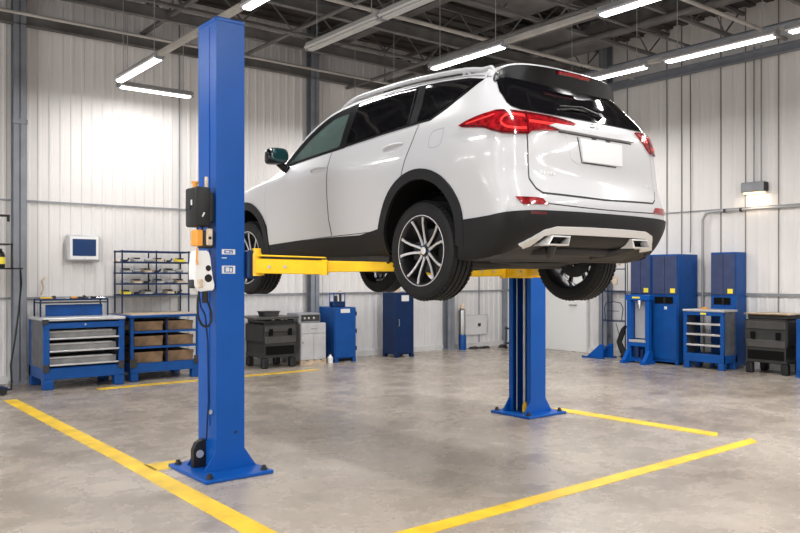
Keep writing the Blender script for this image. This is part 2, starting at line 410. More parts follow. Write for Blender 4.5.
# ---- mirrors
for sg in (-1, 1):
    bm = BM(); r = bmesh.ops.create_icosphere(bm, subdivisions=3, radius=1)
    for v in r['verts']:
        c = v.co; f = lambda a: math.copysign(abs(a)**.62, a)
        v.co = Vector((sg*(1.005+.105*f(c.x)), 1.955+.075*f(c.y)*(1-.25*c.z)-.03*c.x*c.x, 1.285+.078*f(c.z)-.018*(c.x+1)*.5))
    mr = obj('door_mirror', bm, 'gloss', car, smooth=60)
    bm = BM(); tube(bm, [(sg*.84,1.97,1.155),(sg*.90,1.97,1.175),(sg*.955,1.965,1.22)], [.045,.032,.038], 12); obj('mirror_stalk', bm, 'gloss', mr, smooth=60)
    bm = BM(); r = bmesh.ops.create_icosphere(bm, subdivisions=3, radius=1)
    for v in r['verts']: c = v.co; v.co = Vector((sg*(1.005+.088*math.copysign(abs(c.x)**.6, c.x)), 1.876+.012*c.y, 1.278+.058*math.copysign(abs(c.z)**.6, c.z)))
    obj('mirror_glass', bm, 'mirrorglass', mr, smooth=60)
# ---- roof rails
for sg in (-1, 1):
    pts = []
    for k in range(25):
        t = k/24; y = 1.50-2.02*t; h, n, i, d = BODY.ray_cast(Vector((sg*(.615-.04*max(0,(y-1.0)*2)*.4), y, 3)), Vector((0,0,-1)))
        lift = .034*min(1, t/.10, (1-t)/.16)**.8 if 0 < t < 1 else -.004
        pts.append(h+Vector((0,0,lift)))
    bm = BM(); tube(bm, pts, [.012+.007*min(1, min(k, 24-k)/3) for k in range(25)], 10)
    rl = obj('roof_rail', bm, 'paint', car, smooth=60)
    S = [pts[3], pts[21]]
    for q in (pts[3], pts[20]):
        bm = BM(); tube(bm, [q+Vector((0,.05,-.055)), q+Vector((0,0,-.002)), q+Vector((0,-.05,-.055))], [.012,.013,.012], 8); obj('rail_foot', bm, 'paint', rl, smooth=60)
bm = BM(); tube(bm, [(0,-.06,1.70),(0,-.12,1.745),(0,-.20,1.785),(0,-.235,1.775),(0,-.25,1.70)], [.012,.02,.014,.012,.02], 8)
obj('roof_antenna', bm, 'navy', car, smooth=60)
# ---- tail
def mirror_poly(half):   # half listed from the centre outward on the left side, top then back along the bottom
    return half + [(-s, z) for s, z in half[::-1]]
TG = [(0,1.262),(.76,1.262),(.768,.83),(.70,.762),(.625,.735),(0,.722)]
P('tailgate', TG+[(-s, z) for s, z in TG[-2:0:-1]], 'paint', .0035, .006)
S_('tailgate_gap', [(.772,1.14),(.775,.82),(.705,.757),(.628,.729),(0,.715),(-.628,.729),(-.705,.757),(-.775,.82),(-.772,1.14)], .0125, 'seam', .0012, .005, smooth_=False)
S_('bumper_crease', [(.66,.672),(.52,.657),(0,.645),(-.52,.650),(-.72,.66)], .008, 'seam', .0010, .003)
RG = [(0,1.285),(.5,1.286),(.68,1.292),(.733,1.312),(.744,1.345),(.712,1.44),(.664,1.53),(.64,1.56),(.55,1.60),(0,1.62)]
MODE[0] = 'rear'
P('rear_window', RG+[(-s, z) for s, z in RG[-2:0:-1]], 'glassblack', .008, .012, step=.02)
MODE[0] = 'wrap'
# spoiler
def spo(rows, mat, name, parent):
    bm = BM(); g = []
    for i in range(29):
        k = -1+2*i/28; g.append([bm.verts.new(p) for p in rows(k)])
    n = len(g[0])
    for a, b in zip(g, g[1:]):
        for j in range(n): bm.faces.new((a[j], a[(j+1) % n], b[(j+1) % n], b[j]))
    bm.faces.new(g[0]); bm.faces.new(g[-1][::-1])
    return obj(name, bm, mat, parent, smooth=40)
def te(k): q = abs(k)**3.2; return Vector((.625*k, -.665+.115*q, 1.668-.008*k*k-.03*abs(k)**10))
def top_rows(k):
    q = abs(k)**2.4; t = te(k); x = t.x
    return [t, t+Vector((0,.012,.012)), Vector((x*.985,-.42,1.672-.028*k*k)), Vector((x*.975,-.22,1.703-.045*k*k)), Vector((x*.975,-.22,1.66)), Vector((x,-.46,1.60)), t+Vector((0,.02,-.014))]
sp = spo(top_rows, 'paint', 'roof_spoiler', car)
def vis_rows(k):
    q = abs(k)**2.4; t = te(k); x = t.x
    return [t+Vector((0,-.004,-.002)), t+Vector((.045*k*q,.020,-.07)), t+Vector((.055*k*q,.045-.03*q,-.135)), t+Vector((.04*k*q,.10,-.125)), t+Vector((-.02*k,.16,-.06)), t+Vector((-.01*k,.10,-.012))]
spo(vis_rows, 'gloss', 'spoiler_visor', sp)
bm = BM(); L_ = []
for i in range(11):
    k = (-.17+.34*i/10)/.625; t = te(k)+Vector((0,-.012,-.022)); L_.append(t)
bm2 = bm; rows = [[bm.verts.new(t+Vector(d)) for d in ((0,0,.010),(0,-.006,0),(0,.006,-.014),(0,.02,0))] for t in L_]
for a, b in zip(rows, rows[1:]):
    for j in range(4): bm.faces.new((a[j], a[(j+1)%4], b[(j+1)%4], b[j]))
bm.faces.new(rows[0]); bm.faces.new(rows[-1][::-1]); obj('high_brake_light', bm, 'red', sp, smooth=50)
# wiper
bm = BM(); p0, n0 = onbody(-.135,1.335,.02); p1, n1 = onbody(.05,1.372,.03); p2, n2 = onbody(.30,1.352,.022)
tube(bm, [p0, p1, p2], [.012,.008,.006], 8); wp = obj('rear_wiper', bm, 'blackp', car, smooth=60)
bm = BM(); a, _ = onbody(-.02,1.357,.014); b, _ = onbody(.34,1.325,.014); tube(bm, [a, (a+b)/2+Vector((0,-.004,.012)), b], .006, 6); obj('wiper_blade', bm, 'blackp', wp)
bm = BM(); cyl(bm, p0-n0*.03, p0+n0*.012, .022, 14); obj('wiper_hub', bm, 'blackp', wp, smooth=40)
# tail lights
TLP = [(1.476,1.212),(1.40,1.238),(1.29,1.262),(1.17,1.281),(1.02,1.278),(.85,1.272),(.62,1.270),(.416,1.264),(.26,1.249),(.205,1.236),(.25,1.212),(.34,1.178),(.47,1.162),(.61,1.148),(.70,1.142),(.765,1.118),(.92,1.112),(1.056,1.116),(1.16,1.138),(1.26,1.168),(1.44,1.196)]
TLR = [(.52,1.262),(.62,1.27),(.85,1.272),(1.02,1.278),(1.17,1.281),(1.29,1.262),(1.40,1.238),(1.476,1.212),(1.44,1.196),(1.26,1.168),(1.16,1.138),(1.056,1.116),(.92,1.112),(.765,1.118),(.66,1.150),(.58,1.195)]
for mir in (False, True):
    tl = P('tail_light', TLR if mir else TLP, 'red', .016, .024, mir=mir)
    S_('light_strip', ([(.32,1.205),(.45,1.205)] if not mir else [])+[(.60,1.206),(.74,1.207)], .020, 'redbright', .0185, .006, parent=tl, mir=mir)
    S_('light_strip', [(.79,1.158),(.90,1.152),(1.02,1.160),(1.075,1.195),(1.04,1.235),(.95,1.243),(.80,1.238)], .017, 'redbright', .0185, .006, parent=tl, mir=mir)
    S_('light_strip', [(1.40,1.212),(1.28,1.228),(1.16,1.250)], .010, 'redbright', .0182, .006, parent=tl, mir=mir)
    S_('lens_gap', [(.772,1.272),(.772,1.116)], .013, 'reddark', .019, .008, parent=tl, mir=mir, smooth_=False)
    S_('lens_border', [(.772,1.125),(.92,1.120),(1.056,1.125),(1.16,1.146),(1.26,1.176),(1.44,1.203)], .014, 'reddark', .0175, .006, parent=tl, mir=mir)
    S_('lens_border', ([(.30,1.243),(.45,1.255)] if not mir else [])+[(.62,1.260),(.85,1.262),(1.02,1.268),(1.15,1.271)], .012, 'reddark', .0175, .006, parent=tl, mir=mir)
# garnish, plate, badges
GN = [(0,1.208),(.44,1.208),(.50,1.190),(.40,1.172),(0,1.168)]
P('handle_ledge', GN+[(-s, z) for s, z in GN[-2:0:-1]], 'paint', .026, .030)
S_('ledge_painted_shadow', [(.40,1.163),(0,1.159),(-.42,1.163)], .010, 'seam', .006, .006)  # dark strip painted in as the shadow below the ledge
P('plate_recess', [(.335,1.155),(.30,.985),(.25,.958),(-.25,.958),(-.30,.985),(-.335,1.155)], 'paint', .0050, .006)
S_('recess_edge', [(.215,1.145),(.19,.968),(-.20,.968)], .010, 'seam', .0065, .006, smooth_=False)
P('licence_plate', [(.190,1.140),(.175,.978),(-.27,.978),(-.285,1.140)], 'plate', .012, .012)
for s in (.06, -.10): S_('plate_lamp', [(s,1.150),(s-.05,1.150)], .012, 'blackp', .008, .006, smooth_=False)
bm = BM(); p, n = onbody(0,1.243,.006); tube(bm, [p+Vector((.05*math.cos(a), -.004, .017*math.sin(a))) for a in [2*PI*k/20 for k in range(21)]], .0035, 6)
cyl(bm, p+Vector((-.03,-.003,0)), p+Vector((.03,-.003,0)), .0035, 6); obj('tailgate_emblem', bm, 'chrome', car, smooth=60)
for s0, n_, z_ in ((.60, 5, .868), (-.55, 4, .858)):
    for k in range(n_):
        S_('badge_letter', [(s0-.030*k,z_+.012),(s0-.030*k,z_-.012)], .006, 'badge' if 'badge' in M else 'silver', .0075, .005, smooth_=False)
        S_('badge_letter', [(s0-.030*k,z_),(s0-.030*k-.016,z_)], .006, 'silver', .0075, .005, smooth_=False)
# reflectors
for mir in (False, True):
    P('bumper_reflector', [(.925,.695),(.655,.695),(.585,.650),(.862,.645)], 'red', .008, .012, mir=mir)
# bumper cladding all the way round the tail
BC = [(0,.617),(.354,.616),(.70,.612),(.843,.607),(.988,.597),(1.131,.578),(1.298,.568),(Y(-.468),.563)] + [(Y(a), b) for a, b in arc(0,.48,RO-.05,174,205,5)] + [(Y(-.50),.302),(1.25,.315),(1.10,.338),(.95,.370),(.86,.386),(.60,.395),(0,.397)]
P('bumper_cladding', BC+[(-s, z) for s, z in BC[-2:0:-1]], 'clad', .012, .022)
S_('cladding_reflector', [(.80,.594),(.62,.594)], .018, 'reddark', .0145, .006, smooth_=False)
SK = [(0,.521),(.20,.521),(.493,.516),(.585,.497),(.73,.446),(.90,.398),(.80,.385),(.66,.400),(.60,.440),(.585,.462),(.53,.472),(.30,.474),(0,.474)]
P('skid_plate', SK+[(-s, z) for s, z in SK[-2:0:-1]], 'silver', .026, .030)
for sg in (-1, 1):
    def tip(r):   # rounded trapezoid outline
        return [(-.115+r,.0+r),( .095-r,.0+r),(.115-r,.066-r),(-.075+r,.066-r)]
    bm = BM(); c = Vector((sg*.46, 0, .386)); fr_ = [Vector((c.x+ (a*(-sg)*-1 if sg>0 else a), -.955, c.z+b)) for a, b in tip(0)]
    def loop(r, y, bm):
        return [bm.verts.new((c.x-sg*-1*0+(a if sg < 0 else -a), y, c.z+b)) for a, b in tip(r)]
    A = loop(0,-.925,bm); B = loop(.009,-.930,bm); C_ = loop(.011,-.80,bm); D = loop(-.002,-.80,bm)
    for l0, l1 in ((A,B),(B,C_),(D,A)):
        for j in range(4): bm.faces.new((l0[j], l0[(j+1)%4], l1[(j+1)%4], l1[j]))
    et = obj('exhaust_tip', bm, 'silver', car, smooth=30)
    bm = BM(); C2 = loop(.011,-.86,bm); bm.faces.new(C2); obj('exhaust_bore', bm, 'well', et)
# ---- underside
for sg in (-1, 1):
    bm = BM(); prism(bm, [(.43,.36),(.44,.27),(.52,.265),(.75,.30),(2.1,.31),(2.22,.30),(2.23,.36)], sg*.66, sg*.87, 'x'); bmesh.ops.bevel(bm, geom=bm.edges[:], offset=.01, segments=1, affect='EDGES'); obj('sill_underside', bm, 'under', car, smooth=30)
bm = BM()
box(bm, (-.42,-.76,.325), (.36,-.46,.40), .03, seg=3); obj('silencer', bm, 'steel' if 'steel' in M else 'under', car, smooth=40)
bm = BM(); tube(bm, [(-.45,-.86,.40),(-.40,-.80,.36),(-.30,-.7,.33)], .03, 10); tube(bm, [(.45,-.86,.40),(.36,-.78,.36),(.2,-.66,.33)], .03, 10)
tube(bm, [(.25,-.46,.345),(.28,-.2,.30),(.18,.2,.27),(.12,1.0,.24),(.1,2.2,.26)], .03, 10); obj('exhaust_pipe', bm, 'under', car, smooth=50)
bm = BM(); box(bm, (-.52,-.16,.24), (.52,.16,.33), .03); tube(bm, [(-.5,-.3,.30),(-.2,-.33,.28),(.2,-.33,.28),(.5,-.3,.30)], .02, 8); obj('rear_subframe', bm, 'under', car, smooth=40)
bm = BM(); box(bm, (-.50,2.35,.24), (.50,3.1,.34), .04); obj('front_subframe', bm, 'under', car, smooth=40)
bm = BM(); box(bm, (-.35,2.9,.22), (.30,3.4,.34), .06); obj('engine_undertray', bm, 'under', car, smooth=40)
for sg in (-1, 1):
    for cy in (0, 2.7):
        bm = BM(); tube(bm, [(sg*.45,cy+.12,.30),(sg*.70,cy+.03,.28)], [.03,.025], 8); tube(bm, [(sg*.45,cy-.12,.30),(sg*.70,cy-.03,.28)], [.03,.025], 8); obj('suspension_arm', bm, 'under', car, smooth=50)
        bm = BM(); tube(bm, [(sg*.56,cy+.02,.75),(sg*.66,cy+.02,.32)], .035, 10)
        for k in range(6): tube(bm, [(sg*(.57+.008*k)+.055*math.cos(a), cy+.02+.055*math.sin(a), .66-.03*k-.03*a/6.28) for a in [j*PI/6 for j in range(13)]], .009, 6)
        obj('spring_strut', bm, 'darkmetal', car, smooth=60)
# ---- wheels
def wheel():
    w = None
    R = .365; W = .118
    RX = Matrix.Rotation(PI/2, 4, 'Y')       # local z -> x
    bm = BM(); lathe(bm, [(.262,-W*.90),(.262,-W*.96),(.250,-W*.97),(.238,-W*.86),(.232,-W*.60),(.236,W*.7),(.256,W*.9),(.256,W*.86),(.240,W*.6),(.240,-W*.60)], 64, RX, closed=True)
    w = obj('wheel', bm, 'alloydark', car, smooth=40)
    prof = [(.252,-W*.86),(.262,-W*.98),(.29,-W*1.03),(.325,-W*1.0),(.348,-W*.88),(.3585,-W*.74)]
    for g in (-.55,-.18,.18,.55):
        prof += [(.3645,W*(g-.10)-0),(.3645,W*(g-.05)),(.354,W*(g-.045)),(.354,W*(g+.045)),(.3645,W*(g+.05))]
    prof += [(.3585,W*.74),(.348,W*.88),(.325,W*1.0),(.29,W*1.03),(.262,W*.98),(.252,W*.86)]
    bm = BM(); lathe(bm, prof+[(.24,W*.5),(.24,-W*.5)], 72, RX, closed=True)
    ty = obj('tyre', bm, 'tyre', w, smooth=25)
    for sg in (-1, 1):     # shoulder tread blocks
        bm = BM()
        for k in range(60):
            a = 2*PI*k/60; 
            for r0, x0, r1, x1 in ((.350,W*.90,.3662,W*.66),):
                da = .028; v = []
                for aa in (a-da, a+da):
                    for r, x in ((r0, x0), (r1, x1)): v.append(bm.verts.new((sg*x, (r+.0035)*math.cos(aa), (r+.0035)*math.sin(aa))))
                for aa in (a-da, a+da):
                    for r, x in ((r0, x0), (r1, x1)): v.append(bm.verts.new((sg*(x-.006), (r-.012)*math.cos(aa), (r-.012)*math.sin(aa))))
                for f in ((0,1,3,2),(4,6,7,5),(0,4,5,1),(2,3,7,6),(0,2,6,4),(1,5,7,3)): bm.faces.new([v[j] for j in f])
        obj('shoulder_tread', bm, 'tyre', w)
    # outer side is local -x (left of the car); turned for the right-hand side
    bm = BM(); lathe(bm, [(.262,-W*.93),(.260,-W*.972),(.254,-W*.978),(.249,-W*.93),(.252,-W*.88)], 64, RX, closed=True); obj('rim_lip', bm, 'alloy', w, smooth=40)
    def spoke(bm, pts, mat_w, x0):
        # pts: (radius, angle, width, x) along the spoke; a bar of trapezoid section
        rows = []
        for i, (r, a, wd, x) in enumerate(pts):
            c = Vector((x, r*math.sin(a), r*math.cos(a)))
            r2, a2 = pts[min(i+1, len(pts)-1)][:2]; r1, a1 = pts[max(i-1, 0)][:2]
            d = Vector((0, r2*math.sin(a2)-r1*math.sin(a1), r2*math.cos(a2)-r1*math.cos(a1))).normalized(); n = Vector((0, -d.z, d.y))
            rows.append([bm.verts.new(c+n*wd*.5), bm.verts.new(c-n*wd*.5), bm.verts.new(c-n*wd*.62+Vector((mat_w,0,0))), bm.verts.new(c+n*wd*.62+Vector((mat_w,0,0)))])
        for p, q in zip(rows, rows[1:]):
            for k in range(4): bm.faces.new((p[k], p[(k+1)%4], q[(k+1)%4], q[k]))
        bm.faces.new(rows[0]); bm.faces.new(rows[-1][::-1])
    for k in range(5):
        a = 2*PI*k/5+.2; bm = BM(); bd = BM()
        for sg in (-1, 1):
            pts = [(.045,a+sg*.36,.020,-W*.62),(.09,a+sg*.25,.016,-W*.67),(.15,a+sg*.215,.0145,-W*.76),(.205,a+sg*.235,.0155,-W*.86),(.252,a+sg*.275,.020,-W*.93)]
            spoke(bm, pts, .006, 0); spoke(bd, [(r, aa, wd*1.35, x+.006) for r, aa, wd, x in pts], .028, 0)
        sp_ = obj('wheel_spoke', bm, 'alloy', w); 
        obj('spoke_web', bd, 'alloydark', w)
    bm = BM(); lathe(bm, [(0,-W*.60),(.028,-W*.74),(.032,-W*.72),(.034,-W*.62),(.064,-W*.58),(.070,-W*.40),(.070,-W*.1),(0,-W*.1)], 32, RX); obj('hub', bm, 'alloydark', w, smooth=30)
    bm = BM(); lathe(bm, [(0,-W*.775),(.022,-W*.765),(.027,-W*.74),(.027,-W*.6),(0,-W*.6)], 24, RX); obj('centre_cap', bm, 'silver', w, smooth=40)
    for k in range(5):
        bm = BM(); a = 2*PI*k/5-.43; cyl(bm, (-W*.68,.050*math.sin(a),.050*math.cos(a)), (-W*.4,.050*math.sin(a),.050*math.cos(a)), .009, 6)
        obj('wheel_nut', bm, 'chrome', w)
    bm = BM(); lathe(bm, [(.07,.0),(.165,.0),(.165,.022),(.07,.022)], 40, RX, closed=True); obj('brake_disc', bm, 'darkmetal', w, smooth=30)
    bm = BM(); box(bm, (-.03,.09,-.07), (.05,.19,.07), .015); obj('brake_caliper', bm, 'darkmetal', w, smooth=30)
    return w
w0 = wheel(); w0.location = (-.792,0,.365)
for x, y, r in ((-.792,2.7,0),(.845,0,PI),(.805,2.7,PI)):
    w = w0.copy(); COL.objects.link(w); w.location = (x,y,.365 if (x < .84) else .335); w.rotation_euler = (0,0,r); w.parent = car
    for ch in [c for c in bpy.data.objects if c.parent == w0]:
        c = ch.copy(); COL.objects.link(c); c.parent = w
# ---- cabin
for sx in (-.36, .36):
    bm = BM(); box(bm, (sx-.23,.95,.82), (sx+.23,1.45,.95), .05, seg=2)
    box(bm, (sx-.23,.78,.90), (sx+.23,.93,1.36), .06, rot=Matrix.Rotation(-.22,3,'X'), seg=2); st = obj('car_seat', bm, 'interior', car, smooth=40)
    bm = BM(); box(bm, (sx-.13,.70,1.40), (sx+.13,.79,1.54), .04, seg=2); obj('headrest', bm, 'interior', st, smooth=40)
bm = BM(); tube(bm, [(-.36+.18*math.cos(a), 1.62-.05*math.sin(a), 1.12+.17*math.sin(a)) for a in [2*PI*k/28 for k in range(29)]], .014, 8)
for a in (0, PI, -PI/2): cyl(bm, (-.36,1.64,1.12), (-.36+.18*math.cos(a),1.62-.05*math.sin(a),1.12+.17*math.sin(a)), .012, 6)
cyl(bm, (-.36,1.64,1.12), (-.36,1.85,1.02), .03, 10); obj('steering_wheel', bm, 'blackp', car, smooth=50)
bm = BM(); box(bm, (-.58,1.70,.85), (.58,1.93,1.09), .05, seg=2); obj('dashboard', bm, 'interior', car, smooth=40)
# ---- front end
P('windscreen', [(S4+.02,1.18),(S4+S1,1.165)]+[(S4+S1+.55,1.18),(S4+S1+.50,1.60),(S4+S1,1.625),(S4+.08,1.60)], 'glassblack', .004, .006)
for mir in (False, True):
    P('headlight', [(S3+.30,.80),(S3+.55,.83),(S4+.05,.80),(S4+.22,.76),(S4+.20,.70),(S3+.55,.70),(S3+.36,.74)], 'chrome', .006, .010, mir=mir)
P('front_grille', [(S4+.24,.80),(S4+2*S1-.24,.80),(S4+2*S1-.30,.56),(S4+.30,.56)], 'gloss', .006, .010)
P('front_cladding', [(S3+.10,.46),(S4,.47),(S4+2*S1,.47),(S4+2*S1,.42),(S4+S1,.41),(S4,.40),(S3+.10,.39)], 'clad', .010, .02)
# ================================================================ THE BUILDING (camera stands over the origin; back wall along x, right wall along y)
XR, YB, XL, YF, ZC = 12.4, 12.0, -8.0, -8.0, 5.9
def mat_floor():
    m = bpy.data.materials.new('polished_concrete'); m.use_nodes = True; nt = m.node_tree; b = nt.nodes['Principled BSDF']; L = nt.links.new
    tc = nt.nodes.new('ShaderNodeTexCoord')
    def noise(sc, det, rough=.6, dist=0.):
        n = nt.nodes.new('ShaderNodeTexNoise'); n.inputs['Scale'].default_value = sc; n.inputs['Detail'].default_value = det
        n.inputs['Roughness'].default_value = rough; n.inputs['Distortion'].default_value = dist; L(tc.outputs['Object'], n.inputs['Vector']); return n
    def ramp(n, stops):
        r = nt.nodes.new('ShaderNodeValToRGB'); e = r.color_ramp.elements
        e[0].position, e[0].color = stops[0][0], (*stops[0][1], 1); e[1].position, e[1].color = stops[-1][0], (*stops[-1][1], 1)
        for p, c in stops[1:-1]: q = e.new(p); q.color = (*c, 1)
        L(n.outputs['Fac'], r.inputs['Fac']); return r
    n1 = noise(.55, 8, .62, .6); n2 = noise(2.6, 9, .7, .3); n3 = noise(30, 4); n4 = noise(.28, 3)
    r1 = ramp(n1, [(.26,(.22,.178,.142)),(.46,(.335,.285,.238)),(.58,(.395,.342,.290)),(.74,(.45,.398,.345))])
    r2 = ramp(n2, [(.28,(.74,.72,.70)),(.50,(1,1,1)),(.72,(1.14,1.13,1.12))])
    r3 = ramp(n3, [(.35,(.93,.93,.93)),(.65,(1.05,1.05,1.05))])
    mx = nt.nodes.new('ShaderNodeMix'); mx.data_type = 'RGBA'; mx.blend_type = 'MULTIPLY'; mx.inputs[0].default_value = 1; L(r1.outputs[0], mx.inputs[6]); L(r2.outputs[0], mx.inputs[7])
    my = nt.nodes.new('ShaderNodeMix'); my.data_type = 'RGBA'; my.blend_type = 'MULTIPLY'; my.inputs[0].default_value = 1; L(mx.outputs[2], my.inputs[6]); L(r3.outputs[0], my.inputs[7])
    L(my.outputs[2], b.inputs['Base Color'])
    rr = nt.nodes.new('ShaderNodeMapRange'); rr.inputs['From Min'].default_value = .3; rr.inputs['From Max'].default_value = .7; rr.inputs['To Min'].default_value = .20; rr.inputs['To Max'].default_value = .34
    L(n2.outputs['Fac'], rr.inputs['Value']); L(rr.outputs['Result'], b.inputs['Roughness'])
    b.inputs['Specular IOR Level'].default_value = .55
    bp = nt.nodes.new('ShaderNodeBump'); bp.inputs['Strength'].default_value = .05; bp.inputs['Distance'].default_value = .01; L(n2.outputs['Fac'], bp.inputs['Height']); L(bp.outputs['Normal'], b.inputs['Normal'])
    return m
M['floor'] = mat_floor()
M['roofm'] = nmat('dark_roof_deck', (.065,.058,.052), .85, noise=.45, bscale=1.5)
M['wall'] = nmat('white_wall_sheet', (.74,.715,.70), .55, noise=.05, bscale=.8)
M['wall2'] = nmat('lower_wall_sheet', (.66,.65,.65), .5, noise=.08, bscale=1.5)
M['curb'] = nmat('white_curb', (.62,.61,.60), .6, noise=.1, bscale=3)
M['joint'] = nmat('wall_joint', (.22,.21,.20), .7)
bm = BM(); box(bm, (XL,YF,-.2), (XR+.2,YB+.2,0)); obj('floor', bm, 'floor', kind='structure')
def ribbed(a0, a1, z0, z1, pitch, depth, fn):
    """corrugated sheet: fn(a, off, z) gives the point"""
    bm = BM(); pts = []; a = a0
    while a < a1:
        for da, o in ((0,0),(.62,0),(.70,1),(.92,1)): 
            if a+da*pitch <= a1: pts.append((a+da*pitch, o*depth))
        a += pitch
    pts.append((a1, 0)); r = []
    for a, o in pts: r.append((bm.verts.new(fn(a, o, z0)), bm.verts.new(fn(a, o, z1)), bm.verts.new(fn(a, -.15, z0)), bm.verts.new(fn(a, -.15, z1))))
    for p, q in zip(r, r[1:]):
        bm.faces.new((p[0], q[0], q[1], p[1])); bm.faces.new((p[2], p[3], q[3], q[2])); bm.faces.new((p[1], q[1], q[3], p[3])); bm.faces.new((p[0], p[2], q[2], q[0]))
    bm.faces.new((r[0][0], r[0][1], r[0][3], r[0][2])); bm.faces.new((r[-1][0], r[-1][2], r[-1][3], r[-1][1])); return bm
bk = lambda a, o, z: (a, YB-o, z)
obj('wall_back', ribbed(XL, XR, 1.18, ZC, .15, .013, bk), 'wall', kind='structure')
obj('wall_back_lower', ribbed(XL, XR, 0, 1.18, .15, .016, bk), 'wall2', kind='structure')
rk = lambda a, o, z: (XR-o, a, z)
obj('wall_right', ribbed(YF, YB, 1.18, ZC, .20, .005, rk), 'wall', kind='structure')
obj('wall_right_lower', ribbed(YF, YB, 0, 1.18, .15, .012, rk), 'wall2', kind='structure')
bm = BM(); box(bm, (XL-.2,YF,0), (XL,YB,ZC)); obj('wall_left', bm, 'wall', kind='structure')
bm = BM(); box(bm, (XL,YF-.2,0), (XR+.2,YF,ZC)); obj('wall_front', bm, 'wall', kind='structure')
bm = BM(); box(bm, (XL,YF,ZC), (XR+.2,YB+.2,ZC+.15))
y = YF
while y < YB:
    box(bm, (XL,y,ZC-.04), (XR,y+.12,ZC+.01)); y += .3
obj('ceiling', bm, 'roofm', kind='structure')
bm = BM(); box(bm, (XL,YB-.05,0), (XR,YB,.10)); obj('baseboard_back', bm, 'curb', kind='structure')
bm = BM(); box(bm, (XR-.05,YF,0), (XR,YB-.05,.10)); obj('baseboard_right', bm, 'curb', kind='structure')
tn = [0]
def trim(bm, mat, smooth=None):
    tn[0] += 1; return obj('trim_%d' % tn[0], bm, mat, kind='structure', smooth=smooth)
# wall rails and the dark joints between sheets
bm = BM(); box(bm, (XL,YB-.045,1.165), (XR,YB-.01,1.195)); trim(bm, 'greymetal')
bm = BM(); box(bm, (XR-.045,YF,1.17), (XR-.012,YB,1.215)); trim(bm, 'greymetal')
bm = BM(); box(bm, (XL,YB-.035,2.54), (XR,YB-.015,2.565)); trim(bm, 'greymetal')
bm = BM(); box(bm, (XR-.02,YF,2.60), (XR-.008,YB,2.618)); trim(bm, 'greymetal')
for y in (9.75,8.85,8.02,7.73,7.0,6.57,6.03,4.9,4.0,3.1): bm = BM(); box(bm, (XR-.016,y-.008,.1), (XR-.005,y+.008,ZC)); trim(bm, 'joint')
for x in (5.0,9.1,11.6): bm = BM(); box(bm, (x-.008,YB-.03,.1), (x+.008,YB-.01,ZC)); trim(bm, 'greymetal')
# steel columns on the back wall (H section), one in the corner
def hcol(x, y, w=.165, d=.16, rot=0):
    bm = BM(); box(bm, (-w/2,-d/2,0), (w/2,-d/2+.014,ZC)); box(bm, (-w/2,d/2-.014,0), (w/2,d/2,ZC)); box(bm, (-.006,-d/2,0), (.006,d/2,ZC))
    box(bm, (-w/2-.03,-d/2-.03,0), (w/2+.03,d/2+.0,.03)); box(bm, (-w/2-.012,-d/2-.02,3.6), (w/2+.012,-d/2,3.66))
    o = trim(bm, 'colgrey'); o.location = (x,y,0); o.rotation_euler = (0,0,rot)
for x in (2.62,7.42,10.65): hcol(x, YB-.13)
for x in (-2.2,-6.4): hcol(x, YB-.13)
hcol(XR-.13, 9.25, .18, .18, PI/2)
bm = BM(); box(bm, (XR-.10,YB-.09,0), (XR,YB,ZC)); trim(bm, 'colgrey')
# white flush service door in the right wall behind the right post
bm = BM(); box(bm, (XR-.06,9.75,0), (XR-.012,11.15,1.62), .006); dr = obj('door_1', bm, 'white', kind='structure')
bm = BM(); box(bm, (XR-.075,9.72,0), (XR-.012,9.75,1.66)); box(bm, (XR-.075,11.15,0), (XR-.012,11.18,1.66)); box(bm, (XR-.075,9.72,1.62), (XR-.012,11.18,1.66)); obj('door_frame', bm, 'curb', dr)
bm = BM(); tube(bm, [(XR-.06,10.0,.92),(XR-.11,10.0,.92),(XR-.11,10.14,.92)], .012, 8); obj('door_handle', bm, 'greymetal', dr)
# roof steel
def beamI(lo, hi, axis, h=.24, w=.12):
    bm = BM(); 
    if axis == 'x':
        x0, x1, y, z = lo[0], hi, lo[1], lo[2]
        box(bm, (x0,y-w/2,z), (x1,y+w/2,z+.015)); box(bm, (x0,y-w/2,z+h-.015), (x1,y+w/2,z+h)); box(bm, (x0,y-.006,z), (x1,y+.006,z+h))
    else:
        x, y0, z, y1 = lo[0], lo[1], lo[2], hi
        box(bm, (x-w/2,y0,z), (x+w/2,y1,z+.015)); box(bm, (x-w/2,y0,z+h-.015), (x+w/2,y1,z+h)); box(bm, (x-.006,y0,z), (x+.006,y1,z+h))
    return bm
bm = beamI((XL,YB-.16,4.98), XR, 'x', .16, .10); trim(bm, 'beam')
bm = beamI((XR-.16,YF,4.96), YB, 'y', .14, .10); trim(bm, 'colgrey')
for x in (-6.4,-2.2,2.62,7.42,10.65): trim(beamI((x,YF,5.40), YB-.05, 'y', .30, .16), 'beam')
for y in (10.9,9.3): trim(beamI((XL,y,5.14), XR-.2, 'x', .16, .09), 'beam')
def truss_x(y, z0=5.32, z1=5.80):
    bm = BM(); box(bm, (XL,y-.03,z0), (XR,y+.03,z0+.05)); box(bm, (XL,y-.03,z1-.05), (XR,y+.03,z1))
    x = XL; k = 0
    while x < XR-.5:
        a, b = (z0+.03, z1-.03) if k % 2 == 0 else (z1-.03, z0+.03); tube(bm, [(x,y,a),(x+.45,y,b)], .014, 6); x += .45; k += 1
    return bm
for y in (-5,-3,-1,1,2.4,3.8,5.2,6.6,8.0,9.4,10.8): trim(truss_x(y), 'beam')
